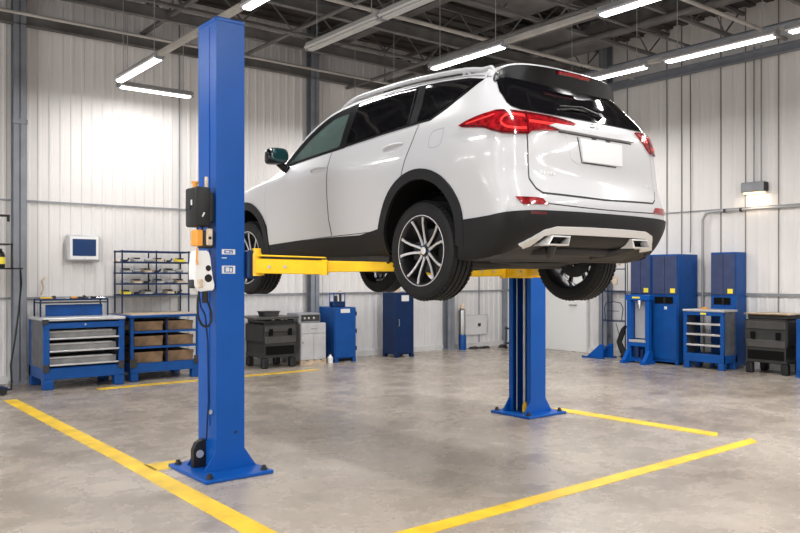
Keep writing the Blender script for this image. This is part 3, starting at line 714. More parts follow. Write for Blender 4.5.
def truss_y(x, z0=5.20, z1=5.62):
    bm = BM(); box(bm, (x-.03,YF,z0), (x+.03,YB,z0+.05)); box(bm, (x-.03,YF,z1-.05), (x+.03,YB,z1))
    y = YF; k = 0
    while y < YB-.5:
        a, b = (z0+.03, z1-.03) if k % 2 == 0 else (z1-.03, z0+.03); tube(bm, [(x,y,a),(x,y+.5,b)], .014, 6); y += .5; k += 1
    return bm
for x in (4.4,9.2): trim(truss_y(x), 'beam')
# pale conduit runs and pipes under the roof
for (x0, x1, y, z, r, mt) in ((XL,XR,11.2,4.95,.022,'beamlight'),(XL,XR,8.6,5.1,.03,'beamlight'),(XL,XR,7.2,5.28,.022,'beam'),(XL,XR,5.9,5.2,.03,'beamlight'),(XL,XR,4.4,5.1,.035,'beam'),(XL,XR,11.5,5.45,.04,'beam'),(XL,XR,10.0,5.05,.02,'beam')):
    bm = BM(); cyl(bm, (x0,y,z), (x1-.05,y,z), r, 10); trim(bm, mt, 40)
for (x, z, r, mt) in ((8.2,4.95,.03,'beam'),(11.6,5.2,.035,'colgrey'),(6.0,5.12,.03,'beam'),(10.2,5.3,.05,'beam')):
    bm = BM(); cyl(bm, (x,YF,z), (x,YB-.05,z), r, 10); trim(bm, mt, 40)
bm = BM(); box(bm, (6.3,7.3,5.45), (8.9,8.4,5.47)); trim(bm, 'beam'); bm = BM(); box(bm, (9.6,8.4,5.5), (11.4,9.6,5.52)); trim(bm, 'beam')
# ---- lamps
ZL = 4.2
def lamp_unit(x, y0, y1, lit, label, group=None, alongx=False, drop=True, power=46):
    L_ = y1-y0; t = thing('strip_light', label, 'ceiling light', (x, (y0+y1)/2, ZL), PI/2 if False else 0, group)
    if alongx: t.location = ((y0+y1)/2, x, ZL); t.rotation_euler = (0,0,PI/2)
    bm = BM(); prism(bm, [(-.045,.075),(.045,.075),(.075,.015),(.06,.0),(-.06,.0),(-.075,.015)], -L_/2, L_/2, 'y'); obj('housing', bm, 'lightmetal' if lit else 'tubeoff', t)
    bm = BM(); box(bm, (-.045,-L_/2+.03,-.022), (.045,L_/2-.03,.0), .012); obj('diffuser', bm, 'tube' if lit else 'tubeoff', t)
    for a, b in ((-L_/2-.012,-L_/2+.025),(L_/2-.025,L_/2+.012)): bm = BM(); box(bm, (-.05,a,-.015), (.05,b,.06)); obj('end_cap', bm, 'greymetal', t)
    if drop:
        for k in (-1, 1):
            bm = BM(); cyl(bm, (0,k*L_*.38,.07), (0,k*L_*.38,1.15), .005, 6); obj('hanging_wire', bm, 'pipe', t)
    if lit:
        ld = bpy.data.lights.new('strip_lamp', 'AREA'); ld.shape = 'RECTANGLE'; ld.size = .09; ld.size_y = L_-.1; ld.energy = power; ld.color = (1,.985,.965)
        lo = bpy.data.objects.new('strip_lamp', ld); COL.objects.link(lo); lo.parent = t; lo.location = (0,0,-.030)
    return t
def conduit(x, y0, y1):
    bm = BM(); box(bm, (x-.035,y0,ZL+.02), (x+.035,y1,ZL+.055)); box(bm, (x-.05,y0,ZL+.055), (x+.05,y1,ZL+.062)); trim(bm, 'beamlight')
lamp_unit(3.71,9.50,11.0,True,'lit strip light ending near the back wall, left of the lift post',power=36)
lamp_unit(YB-.72,3.80,4.90,True,'short lit strip light running along the back wall left of the lift post',alongx=True,power=18)
conduit(3.71,7.25,9.5); lamp_unit(3.71,5.75,7.22,True,'lit strip light above the top of the near lift post')
conduit(3.71,-6,5.75)
lamp_unit(4.98,6.62,8.05,False,'unlit grey strip light above the car windscreen, the farther of two in line'); lamp_unit(4.98,5.18,6.58,False,'unlit grey strip light nearer the camera, above the car roof')
lamp_unit(6.70,6.48,7.80,True,'lit strip light hanging just above the car roof rail'); conduit(6.70,5.14,6.48); lamp_unit(6.70,3.85,5.12,True,'lit strip light at the top of the photo right of centre'); 
lamp_unit(8.80,5.97,7.38,True,'lit strip light beyond the rear spoiler of the car'); lamp_unit(8.80,4.30,5.72,True,'long lit strip light high before the right wall'); lamp_unit(8.80,2.70,4.18,True,'lit strip light cut off by the right edge of the photo')
conduit(8.80,5.72,5.97)
for x in (3.71,6.70,8.80):
    for y0 in (2.2 if x < 8 else .9, -.6 if x < 8 else -1.4, -3.4, -6.0): lamp_unit(x, y0, y0+1.45, True, 'added unseen lit strip light farther back in the hall behind the camera', 'added strip lights behind the camera')  # lamp rows carried on out of view, added for brightness
for x in (.6,-2.4,-5.4):
    for y0 in (8.2,5.2,2.2,-.8,-3.8): lamp_unit(x, y0, y0+1.45, True, 'added unseen lit strip light in the left half of the hall outside the frame', 'added strip lights in the left half of the hall')  # further unseen rows, added to light the hall
lamp_unit(11.0,8.2,9.6,True,'added lit strip light, unseen behind the car near the far corner'); lamp_unit(7.6,9.6,11.0,True,'added lit strip light, unseen behind the car near the back wall')  # two unseen lamps added for the light they give
# ---- floor markings
def marking(poly, label):
    bm = BM(); prism(bm, poly, .0, .003, 'z'); o = obj('floor_line', bm, 'yellowline'); tag(o, label, 'floor line')
marking([(2.11,10.33),(2.26,10.33),(2.28,6.4),(2.26,.5),(2.08,.5),(2.13,6.4)], 'long yellow floor line running past the near lift post from the left edge')
marking([(2.262,6.12),(2.52,6.12),(2.52,5.88),(2.262,5.88)], 'short yellow strip reaching from the line under the near post base plate')
marking([(1.0,3.42),(6.90,3.545),(7.0,3.66),(1.0,3.57)], 'yellow floor line crossing the foreground at lower right')
marking([(6.83,3.90),(7.0,3.98),(6.93,5.86),(6.75,5.86)], 'yellow floor line running from the far lift post toward the right')
marking([(3.3,10.52),(6.75,10.58),(6.75,10.72),(3.3,10.68)], 'thin yellow floor line in front of the tool cabinets at the back wall')

# unseen area lamps added at the left and front walls as soft fill
for loc, rot, sx, sy, e in (((XL+.1,3.0,2.2),(0,-PI/2,0),4.0,9.0,420),((3.5,YF+.1,2.2),(PI/2,0,0),9.0,4.0,170)):
    ld = bpy.data.lights.new('added_fill_lamp', 'AREA'); ld.shape = 'RECTANGLE'; ld.size = sx; ld.size_y = sy; ld.energy = e; ld.color = (.95,.98,1)
    lo = bpy.data.objects.new('added_fill_lamp', ld); COL.objects.link(lo); lo.location = loc; lo.rotation_euler = rot
# ================================================================ THE LIFT
def lift_post(name, label, x, y, face, H=3.43):
    """face = +1 opens toward +x"""
    t = thing(name, label, 'car lift', (x,y,0)); f = face
    px0, px1 = (-.31,.24) if f > 0 else (-.29,.31)
    hx, hy, th = .117, .160, .012
    def C(sc=0): return [(-hx,-hy),(hx,-hy),(hx,-hy+.055),(hx-th,-hy+.055),(hx-th,-hy+th),(-hx+th,-hy+th),(-hx+th,hy-th),(hx-th,hy-th),(hx-th,hy-.055),(hx,hy-.055),(hx,hy),(-hx,hy)]
    bm = BM(); prism(bm, [(a*f, b) for a, b in C()], .022, H, 'z'); obj('column', bm, 'blue', t)
    bm = BM(); box(bm, (-hx-.004,-hy-.004,H-.02), (hx+.004,hy+.004,H+.02), .01); obj('top_cap', bm, 'blue', t)
    bm = BM(); prism(bm, [(-f*(hx+.005),-.05),(-f*(hx-.001),-.05),(-f*(hx-.001),.05),(-f*(hx+.005),.05)], .35, H-.04, 'z'); obj('web_strip', bm, 'blue', t)
    bm = BM(); box(bm, (px0,-.40 if f > 0 else -.29,0), (px1,.29 if f > 0 else .27,.026), .006); obj('base_plate', bm, 'blue', t)
    for sx in (-1, 1):
        for sy in (-1, 1):
            bm = BM(); bx, by = (px0+.055 if sx < 0 else px1-.055), ((-.345 if f > 0 else -.235) if sy < 0 else .225); cyl(bm, (bx,by,.024), (bx,by,.042), .026, 16); cyl(bm, (bx,by,.04), (bx,by,.062), .017, 6); obj('anchor_bolt', bm, 'darkmetal', t)
    for sy in (-1, 1):
        for sx in (-1, 1):
            yy = sy*(hy-.006); bm = BM(); prism(bm, [(sx*hx,.024),(sx*(hx+.10),.024),(sx*hx,.17)], yy-.006, yy+.006, 'y'); obj('gusset', bm, 'blue', t)
    for a in (-.10,.10):
        bm = BM(); prism(bm, [(hy,.024),(hy+.10,.024),(hy,.17)], a-.006, a+.006, 'x'); obj('gusset', bm, 'blue', t)
    # cable sheave cover on the outer foot
    bm = BM(); prism(bm, [(hx*1,.03),(hx+.10,.03),(hx+.10,.16),(hx+.075,.215),(hx+.03,.235),(hx,.235)], .02, .075, 'y'); 
    for v in bm.verts: v.co.x *= -f
    sc_ = obj('sheave_cover', bm, 'blackp', t); bm = BM(); cyl(bm, (-f*(hx+.05),.015,.13), (-f*(hx+.05),.08,.13), .03, 16); obj('sheave', bm, 'lightmetal', sc_)
    # inside: lifting screw, cable, carriage
    bm = BM(); cyl(bm, (f*.01,.03,.03), (f*.01,.03,H-.05), .018, 12); obj('lifting_screw', bm, 'lightmetal', t, smooth=40)
    bm = BM(); cyl(bm, (f*.07,.085,.03), (f*.07,.085,H-.05), .006, 8); obj('safety_cable', bm, 'pipe', t)
    bm = BM(); cyl(bm, (f*.06,-.03,.026), (f*.06,-.03,.10), .035, 14); cyl(bm, (f*.06,-.03,.10), (f*.06,-.03,.13), .018, 10); obj('screw_nut', bm, 'yellow', t)
    cr = BM(); box(cr, (min(-f*.09, f*.112),-.10,1.50), (max(-f*.09, f*.112),.10,2.10), .01); c = obj('carriage', cr, 'navy', t)
    bm = BM(); box(bm, (min(f*.121, f*.215),-.21,1.47), (max(f*.121, f*.215),.21,1.69 if f > 0 else 1.62) , .012); obj('carriage_head', bm, 'navy' if f > 0 else 'yellow', c)
    return t
def arm(parent, p0, p1, p2, z0, z1, tip=True, label=None):
    """box arm p0->p1 (outer sleeve), p1->p2 (slim inner beam) in the post's local x,y"""
    p0, p1, p2 = Vector(p0), Vector(p1), Vector(p2)
    def seg(bm, a, b, w, za, zb, zc=None, zd=None, bev=.006):
        d = (b-a); L = d.length; d.normalize(); n = Vector((-d.y, d.x)); zc = za if zc is None else zc; zd = zb if zd is None else zd
        v = []
        for p, l, h in ((a, za, zb), (b, zc, zd)):
            for s, z in ((-1,l),(1,l),(1,h),(-1,h)): v.append(bm.verts.new((p.x+n.x*w/2*s, p.y+n.y*w/2*s, z)))
        fs = [bm.faces.new([v[i] for i in q]) for q in ((0,1,2,3),(7,6,5,4),(0,4,5,1),(1,5,6,2),(2,6,7,3),(3,7,4,0))]
        bmesh.ops.bevel(bm, geom=list({e for f in fs for e in f.edges}), offset=bev, segments=1, affect='EDGES')
    bm = BM(); seg(bm, p0, p1, .15, z0, z1-.03, z0-.01, z1-.045); a = obj('lift_arm', bm, 'yellow', parent)
    bm = BM(); seg(bm, p0+(p1-p0)*.04, p1, .17, z1-.012, z1, z1-.028, z1-.018, bev=.002); obj('arm_top_plate', bm, 'yellow', a)
    bm = BM(); seg(bm, p0+(p1-p0)*.1, p1, .10, z1-.032, z1-.01, z1-.047, z1-.026, bev=.001); obj('arm_spacer', bm, 'darkmetal', a)
    bm = BM(); seg(bm, p1+(p0-p1)*.1, p2, .105, z0+.008, z1-.045, z0+.018, z1-.058); obj('arm_extension', bm, 'yellow', a)
    dd = (p1-p0).normalized(); bm = BM(); seg(bm, p1-dd*.03, p1+dd*.015, .162, z0-.014, z1-.04, bev=.004); obj('arm_collar', bm, 'yellow', a)
    bm = BM(); cyl(bm, (p0.x,p0.y,z0-.02), (p0.x,p0.y,z1+.01), .040, 20); cyl(bm, (p0.x,p0.y,z1+.01), (p0.x,p0.y,z1+.05), .034, 20); obj('pivot_pin', bm, 'yellow', a, smooth=40)
    q = p0+(p1-p0)*.2; n = Vector((-(p1-p0).y, (p1-p0).x)).normalized()
    for k in (0,.12): 
        bm = BM(); c = q+(p1-p0).normalized()*k; cyl(bm, (c.x-n.x*.085,c.y-n.y*.085,z0+.05), (c.x+n.x*.085,c.y+n.y*.085,z0+.05), .012, 8)
        obj('arm_bolt', bm, 'lightmetal', a)
    bm = BM(); cyl(bm, (p2.x,p2.y,z1-.07), (p2.x,p2.y,1.615), .04, 20); cyl(bm, (p2.x,p2.y,1.615), (p2.x,p2.y,1.638), .07, 24); obj('lift_pad', bm, 'blackp', a, smooth=40)
    return a
LX, LY = 2.697, 5.650
lp = lift_post('lift_post', 'near blue two-post lift column carrying control boxes and yellow arms', LX, LY, 1)
arm(lp, (.20,-.20), (.63,-.515), (1.17,-.84), 1.512, 1.655)
arm(lp, (.24,.16), (.62,.62), (1.10,1.12), 1.512, 1.655)
RX_, RY = 6.40, 5.86
rp = lift_post('lift_post', 'far blue two-post lift column under the right side of the car', RX_, RY, -1)
arm(rp, (-.22,.14), (-.55,.52), (-1.05,1.0), 1.49, 1.640)
arm(rp, (-.22,-.16), (-.50,-.55), (-.88,-1.08), 1.49, 1.635)
# control gear on the near post (local to the post)
def L3(x, y, z): return (x-LX, y-LY, z)
bm = BM(); box(bm, L3(2.415,5.475,1.86), L3(2.535,5.685,2.155), .018, seg=2); pb = obj('control_box', bm, 'blackp', lp, smooth=35)
bm = BM(); box(bm, L3(2.535,5.53,1.90), L3(2.585,5.64,2.12)); obj('box_bracket', bm, 'darkmetal', pb)
bm = BM(); cyl(bm, L3(2.47,5.62,2.155), L3(2.47,5.62,2.19), .020, 14); cyl(bm, L3(2.47,5.62,2.19), L3(2.47,5.62,2.205), .028, 14); obj('start_button', bm, 'orange', pb, smooth=40)
bm = BM(); cyl(bm, L3(2.515,5.52,2.155), L3(2.515,5.52,2.235), .013, 12); obj('cable_gland', bm, 'copper' if 'copper' in M else 'beige', pb, smooth=40)
bm = BM(); box(bm, L3(2.411,5.58,1.99), L3(2.416,5.66,2.06)); obj('nameplate', bm, 'gloss', pb)
bm = BM(); box(bm, L3(2.410,5.545,2.02), L3(2.414,5.565,2.06)); obj('indicator_mark', bm, 'white', pb)
bm = BM(); box(bm, L3(2.465,5.4715,1.93), L3(2.475,5.4745,1.965), rot=Matrix.Rotation(.5,3,'Y')); obj('indicator_mark', bm, 'white', pb)
bm = BM(); box(bm, L3(2.425,5.49,1.715), L3(2.475,5.60,1.835), .006); mb = obj('valve_block', bm, 'orange', lp)
bm = BM(); box(bm, L3(2.475,5.50,1.70), L3(2.56,5.60,1.83), .008); obj('valve_body', bm, 'darkmetal', mb)
bm = BM(); box(bm, L3(2.500,5.475,1.72), L3(2.545,5.50,1.845), .005); obj('terminal_cover', bm, 'beige', mb)
bm = BM(); cyl(bm, L3(2.522,5.47,1.775), L3(2.522,5.476,1.775), .012, 12); obj('terminal_screw', bm, 'blackp', mb)
for yy, xx in ((5.51,2.44),(5.56,2.50),(5.51,2.53)): bm = BM(); cyl(bm, L3(xx,yy,1.83), L3(xx,yy,1.87), .008, 8); obj('hose_stub', bm, 'blackp', mb)
bm = BM(); prism(bm, [(-.045+2.47,1.68),(2.515,1.68),(2.535,1.62),(2.54,1.47),(2.565,1.44),(2.56,1.385),(2.44,1.375),(2.41,1.41),(2.405,1.56)], 5.48, 5.60, 'y')
for v in bm.verts: v.co -= Vector((LX,LY,0))
bmesh.ops.bevel(bm, geom=bm.edges[:], offset=.008, segments=2, affect='EDGES')
hu = obj('hydraulic_unit', bm, 'white', lp, smooth=35)
for z, hh in ((1.55,.022),(1.475,.030)): bm = BM(); cyl(bm, L3(2.512,5.478,z), L3(2.512,5.484,z), hh, 16); obj('unit_port', bm, 'gloss', hu)
bm = BM(); box(bm, L3(2.385,5.50,1.40), L3(2.43,5.56,1.465), .008); obj('lever_block', bm, 'darkmetal', hu)
bm = BM(); box(bm, L3(2.425,5.462,1.405), L3(2.465,5.49,1.47), .006); obj('lever_knob', bm, 'beige', hu)
bm = BM(); tube(bm, [L3(2.418,5.47,1.70),L3(2.415,5.468,1.60),L3(2.425,5.468,1.575)], .007, 8); obj('hook', bm, 'orange', hu)
bm = BM(); cyl(bm, L3(2.505,5.52,1.29), L3(2.505,5.52,1.39), .024, 14); obj('hose_coupling', bm, 'blackp', hu, smooth=40)
bm = BM(); P_ = [(2.45,1.38),(2.437,1.30),(2.44,1.20),(2.47,1.13),(2.515,1.115),(2.545,1.16),(2.54,1.23),(2.515,1.30)]
Q_ = smooth_poly(P_, 5, False); tube(bm, [L3(a,5.50,b) for a, b in Q_], .009, 8); obj('control_hose', bm, 'blackp', hu, smooth=60)
bm = BM(); tube(bm, [L3(2.455,5.53,1.38),L3(2.475,5.53,1.26),L3(2.505,5.52,1.20),L3(2.535,5.54,1.0),L3(2.55,5.56,.55),L3(2.55,5.60,.24)], .007, 8); obj('power_cable', bm, 'navy', hu, smooth=60)
# stickers on the face toward the camera
for z0, z1 in ((1.655,1.695),(1.51,1.57)):
    bm = BM(); box(bm, L3(2.625,5.4880,z0), L3(2.735,5.4895,z1)); s_ = obj('warning_sticker', bm, 'plate', lp)
    bm = BM(); box(bm, L3(2.645,5.4872,z0+.008), L3(2.715,5.4882,z1-.008)); obj('sticker_panel', bm, 'blue', s_)
    bm = BM(); box(bm, L3(2.655,5.4865,z0+.014), L3(2.685,5.4874,z1-.013)); box(bm, L3(2.690,5.4865,z0+.014), L3(2.708,5.4874,z1-.018)); obj('sticker_symbol', bm, 'plate', s_)
bm = BM(); box(bm, L3(2.625,5.4880,1.625), L3(2.665,5.4895,1.632)); obj('sticker_line', bm, 'plate', lp)
bm = BM(); cyl(bm, L3(2.74,5.491,.30), L3(2.74,5.484,.30), .010, 10); obj('bolt_head', bm, 'darkmetal', lp)
bm = BM(); cyl(bm, L3(2.575,5.56,.46), L3(2.560,5.56,.46), .018, 12); obj('bolt_head', bm, 'lightmetal', lp)
# ================================================================ FURNITURE AND EQUIPMENT
def part(name, mat, par, *boxes, bev=.0, smooth=None, **k):
    bm = BM()
    for lo, hi in boxes: box(bm, lo, hi, bev)
    return obj(name, bm, mat, par, smooth=smooth, **k)
M['steelshelf'] = nmat('pale_steel_shelf', (.48,.47,.46), .4, metal=.25, noise=.15, bscale=8)
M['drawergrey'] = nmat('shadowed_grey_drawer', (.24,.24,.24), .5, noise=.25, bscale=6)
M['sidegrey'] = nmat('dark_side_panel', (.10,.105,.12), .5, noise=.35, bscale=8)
# ---- open-fronted tool cabinet, left. Local: x 0..1.06, y 0 (front)..0.75, z up
t = thing('tool_cabinet', 'wide blue tool cabinet with grey open drawers, leftmost by the back wall', 'tool cabinet', (2.70,10.88,0)); W, D = 1.05, .78
for x in (.0, W-.13):
    for y in (.0, D-.13): part('foot', 'blue2', t, ((x,y,0),(x+.13,y+.13,.13)), bev=.01)
part('plinth', 'blue2', t, ((0,.01,.13),(W,D,.28)), bev=.006)
for x in (0, W-.075): part('corner_post', 'blue2', t, ((x,0,.28),(x+.075,.05,.90)), bev=.005)
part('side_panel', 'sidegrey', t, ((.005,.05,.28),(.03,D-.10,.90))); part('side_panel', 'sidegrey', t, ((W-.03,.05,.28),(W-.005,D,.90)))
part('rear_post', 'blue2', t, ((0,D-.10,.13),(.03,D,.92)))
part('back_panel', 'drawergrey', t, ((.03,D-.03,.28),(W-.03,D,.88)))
part('top_rail', 'blue2', t, ((0,-.005,.80),(W,.05,.875)), bev=.004)
part('worktop', 'lightmetal', t, ((-.01,-.02,.90),(W+.01,D,.94)), bev=.008)
part('corner_bracket', 'darkmetal', t, ((-.015,-.025,.86),(.06,.03,.925)), bev=.005); part('corner_bracket', 'darkmetal', t, ((-.01,-.012,.23),(.07,.0,.33))); part('corner_bracket', 'darkmetal', t, ((W-.09,-.012,.23),(W-.01,.0,.33)))
for z, off in ((.31,.0),(.49,.0),(.655,.0)):
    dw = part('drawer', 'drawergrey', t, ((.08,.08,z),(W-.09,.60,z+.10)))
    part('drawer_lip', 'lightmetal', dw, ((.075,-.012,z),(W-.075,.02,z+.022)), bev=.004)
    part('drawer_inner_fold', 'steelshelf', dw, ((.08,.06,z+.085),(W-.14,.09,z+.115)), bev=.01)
bm = BM(); cyl(bm, (W*.5,-.012,.845), (W*.5,-.004,.845), .012, 12); obj('lock', bm, 'chrome', t)
bs = part('backsplash', 'blue2', t, ((.15,.50,.94),(W-.14,.52,1.10)), bev=.004)
bm = BM()
for x in (.06, W-.10): tube(bm, [(x,.40,.94),(x,.40,1.17),(x,D-.06,1.17),(x,D-.06,.94)], .012, 8)
tube(bm, [(.06,.40,1.17),(W-.10,.40,1.17)], .012, 8); tube(bm, [(.06,D-.06,1.17),(W-.10,D-.06,1.17)], .012, 8); obj('top_rack', bm, 'navy', bs)
part('rack_tray', 'darkmetal', bs, ((.07,.40,1.12),(W-.11,D-.06,1.135)))
# loose tools in the rack
def tool(kind, loc, rot, mt, ht, label, group):
    o = thing(kind, label, 'tool', loc, rot, group)
    if kind == 'screwdriver':
        bm = BM(); cyl(bm, (-.09,0,.012), (.02,0,.012), .005, 8); obj('blade', bm, mt, o); bm = BM(); tube(bm, [(.02,0,.014),(.03,0,.014),(.10,0,.014),(.11,0,.014)], [.008,.016,.014,.006], 10); obj('handle', bm, ht, o, smooth=40)
    elif kind == 'mallet':
        bm = BM(); tube(bm, [(-.10,0,.012),(.06,0,.012)], .010, 8); obj('handle', bm, ht, o); bm = BM(); cyl(bm, (.07,-.045,.022), (.07,.045,.022), .022, 14); obj('head', bm, mt, o, smooth=40)
    elif kind == 'spanner':
        bm = BM(); box(bm, (-.08,-.010,.002), (.08,.010,.012), .003); obj('shaft', bm, mt, o)
        bm = BM(); lathe(bm, [(.012,.0),(.024,.0),(.024,.014),(.012,.014)], 16, Matrix.Translation((.095,0,0)), closed=True); obj('ring_end', bm, mt, o)
        bm = BM(); prism(bm, [(-.075,-.008),(-.10,-.024),(-.125,-.018),(-.105,-.006),(-.105,.006),(-.125,.018),(-.10,.024),(-.075,.008)], 0, .014, 'z'); obj('open_end', bm, mt, o)
    return o
G_ = 'loose tools in the rack above the leftmost cabinet'
for k, (kind, dx, mt, ht, lab) in enumerate((('mallet',.17,'darkmetal','yellow','small mallet with yellow handle in the rack of the leftmost cabinet'),('spanner',.325,'lightmetal','lightmetal','steel spanner lying in the top rack of the leftmost cabinet, nearer the mallet'),('screwdriver',.45,'chrome','orange','orange handled screwdriver in the top rack of the leftmost cabinet'),
        ('mallet',.57,'darkmetal','darkmetal','all-dark mallet in the middle of the leftmost cabinet rack'),('screwdriver',.70,'chrome','blackp','black handled screwdriver in the top rack of the leftmost cabinet'),('spanner',.82,'chrome','chrome','bright spanner at the right end of the leftmost cabinet rack'))):
    tool(kind, (2.70+dx, 10.88+.44, 1.182), random.uniform(-.2,.2), mt, ht, lab, G_)
# ---- workbench with rack, second from the left
t = thing('workbench', 'blue workbench with open lower shelves beside the leftmost tool cabinet', 'workbench', (3.88,11.02,0)); W, D = 1.04, .85
for x in (0, W-.12):
    for y in (0, D-.12): part('foot', 'blue2', t, ((x,y,0),(x+.12,y+.12,.12)), bev=.01)
part('plinth', 'blue2', t, ((0,.01,.12),(W,D,.25)), bev=.006)
for x in (0, W-.05):
    for y in (0, D-.05): part('leg', 'blue2', t, ((x,y,.25),(x+.05,y+.05,.90)), bev=.004)
bm = BM(); cyl(bm, (W*.52,.025,.25), (W*.52,.025,.90), .014, 8); obj('centre_upright', bm, 'navy', t)
part('tabletop', 'blue2', t, ((-.03,-.03,.90),(W+.02,D,.935)), bev=.006); part('table_mat', 'woodlight', t, ((.03,.01,.935),(W-.03,D-.04,.945)))
for z in (.47,.69):
    s_ = part('shelf', 'darkmetal', t, ((.02,.02,z),(W-.02,D-.04,z+.015))); part('shelf_lip', 'blue2', s_, ((.02,-.002,z-.01),(W-.02,.02,z+.018)))
part('corner_bracket', 'darkmetal', t, ((-.01,-.014,.20),(.09,-.002,.32))); part('corner_bracket', 'darkmetal', t, ((W-.10,-.014,.20),(W,-.002,.32)))
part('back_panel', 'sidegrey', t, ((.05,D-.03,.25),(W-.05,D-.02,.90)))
wx0 = 3.88; n = 0
names = [('bottom shelf','left'),('bottom shelf','right'),('middle shelf','left'),('middle shelf','right'),('top shelf','left'),('top shelf','right')]
for z, hgt in ((.25,.15),(.487,.14),(.707,.13)):
    for k, (xa, xb) in enumerate(((.09,.50),(.57,.96))):
        nm = names[n]; n += 1
        o = thing('cardboard_box', 'worn brown cardboard box on the workbench %s, %s of the centre upright' % nm, 'box', (wx0+(xa+xb)/2, 11.02+.34, z+.001), random.uniform(-.04,.04), 'cardboard boxes under the workbench')
        hx = (xb-xa)/2; part('carton', 'wood', o, ((-hx,-.27,0),(hx,.27,hgt)), bev=.004); part('lid_flap', 'wood', o, ((-hx-.004,-.28,hgt-.045),(hx+.004,-.272,hgt+.004)))
# upper rack standing on the workbench
t = thing('parts_rack', 'tall blue wire parts rack with four shelves standing on the workbench', 'shelf rack', (3.93,11.50,.945)); W, D = 1.02, .32
for x in (0, W*.5, W):
    for y in (0, D): bm = BM(); cyl(bm, (x,y,0 if x != W*.5 else .27), (x,y,.93), .012, 8); obj('upright', bm, 'navy', t)
for i, z in enumerate((.27,.43,.59,.75,.91)):
    bm = BM(); 
    for y in (0, D): box(bm, (-.015,y-.012,z-.012), (W+.015,y+.012,z+.012))
    for x in (0, W): box(bm, (x-.012,0,z-.012), (x+.012,D,z+.012))
    sh = obj('shelf_frame', bm, 'navy', t)
    if i < 4: part('shelf_tray', 'darkmetal', sh, ((.0,.01,z-.004),(W,D-.01,z+.004)))
bm = BM(); lathe(bm, [(0,0),(.022,0),(.024,.012),(.008,.016),(.008,.03),(0,.03)], 12); proto_ring = None; bm.free()
kinds = [('parts_bin','beige'),('steel_fitting','lightmetal'),('parts_bin','steelshelf'),('hose_coupler','darkmetal')]
for i, z in enumerate((.27,.43,.59,.75)):
    for k in range(6):
        kd, mt = kinds[(k*3+i) % 4]; x = .09+k*.165+random.uniform(-.015,.015)
        if i == 0 and k == 0: mt = 'yellowlabel'; kd = 'parts_bin'
        if i == 3 and k == 5: mt = 'yellowlabel'; kd = 'parts_bin'
        sname = ('lowest','second','third','top')[i]
        cn = {'beige':'beige','lightmetal':'steel','steelshelf':'pale grey','darkmetal':'dark','yellowlabel':'yellow'}[mt]
        pos = ('at the left end','second from the left','just left of centre','just right of centre','second from the right','at the right end')[k]
        lab = '%s %s on the %s rack shelf, %s' % (cn, {'parts_bin':'parts bin','steel_fitting':'pipe fitting','hose_coupler':'hose coupler'}[kd], sname, pos)
        o = thing(kd, lab, {'parts_bin':'bin','steel_fitting':'fitting','hose_coupler':'fitting'}[kd], (3.93+x,11.62,.945+z+.0045), random.uniform(-.3,.3) if kd != 'parts_bin' else 0, 'small parts on the wire rack')
        if kd == 'parts_bin':
            bm = BM(); w_ = .055; prism(bm, [(-.09,.0),(.10,.0),(.10,.07),(.0,.055),(-.09,.03)], -w_, w_, 'x'); obj('bin_shell', bm, mt, o)
            part('bin_content', 'darkmetal', o, ((-w_+.008,-.04,.045),(w_-.008,.09,.068)), bev=.006)
        elif kd == 'steel_fitting':
            bm = BM(); lathe(bm, [(.015,-.06),(.022,-.06),(.022,-.035),(.030,-.03),(.030,.03),(.022,.035),(.022,.06),(.015,.06)], 14, Matrix.Translation((0,0,.031)) @ Matrix.Rotation(PI/2,4,'Y'), closed=True); obj('fitting_body', bm, mt, o, smooth=40)
        else:
            bm = BM(); tube(bm, [(-.07,0,.02),(.0,0,.02),(.03,.0,.03),(.05,0,.06)], [.018,.018,.014,.012], 10); obj('coupler_body', bm, mt, o, smooth=40); bm = BM(); lathe(bm, [(.017,0),(.026,0),(.026,.02),(.017,.02)], 6, Matrix.Translation((-.07,0,.027)) @ Matrix.Rotation(PI/2,4,'Y'), closed=True); obj('coupler_nut', bm, 'beige', o)
# ---- wall display
t = thing('wall_display', 'grey framed wall display with dark blue screen above the tool cabinet', 'display', (3.495,YB-.03,1.90))
part('casing', 'lightmetal', t, ((-.235,-.13,-.195),(.235,0,.195)), bev=.02); part('bezel', 'white', t, ((-.20,-.138,-.165),(.20,-.128,.165)), bev=.004)
part('screen', 'screen', t, ((-.165,-.142,-.115),(.165,-.137,.13)))
part('mount_arm', 'greymetal', t, ((-.05,-.0,-.06),(.05,.026,.06)))
bm = BM(); cyl(bm, (0,-.146,-.15), (0,-.137,-.15), .006, 8); obj('power_button', bm, 'greymetal', t)
bm = BM(); cyl(bm, (3.99,YB-.03,1.71), (3.99,YB-.06,1.71), .018, 10); tag(obj('wall_plug', bm, 'orange'), 'small orange round plug on the white wall right of the display', 'plug')
bm = BM(); tube(bm, [(2.93,YB-.06,1.22),(2.96,YB-.06,1.32),(2.94,YB-.06,1.42),(2.98,YB-.06,1.47)], .012, 8); tag(obj('wall_hook', bm, 'woodlight', smooth=40), 'thin tan hook on the back wall above the leftmost cabinet corner', 'hook')
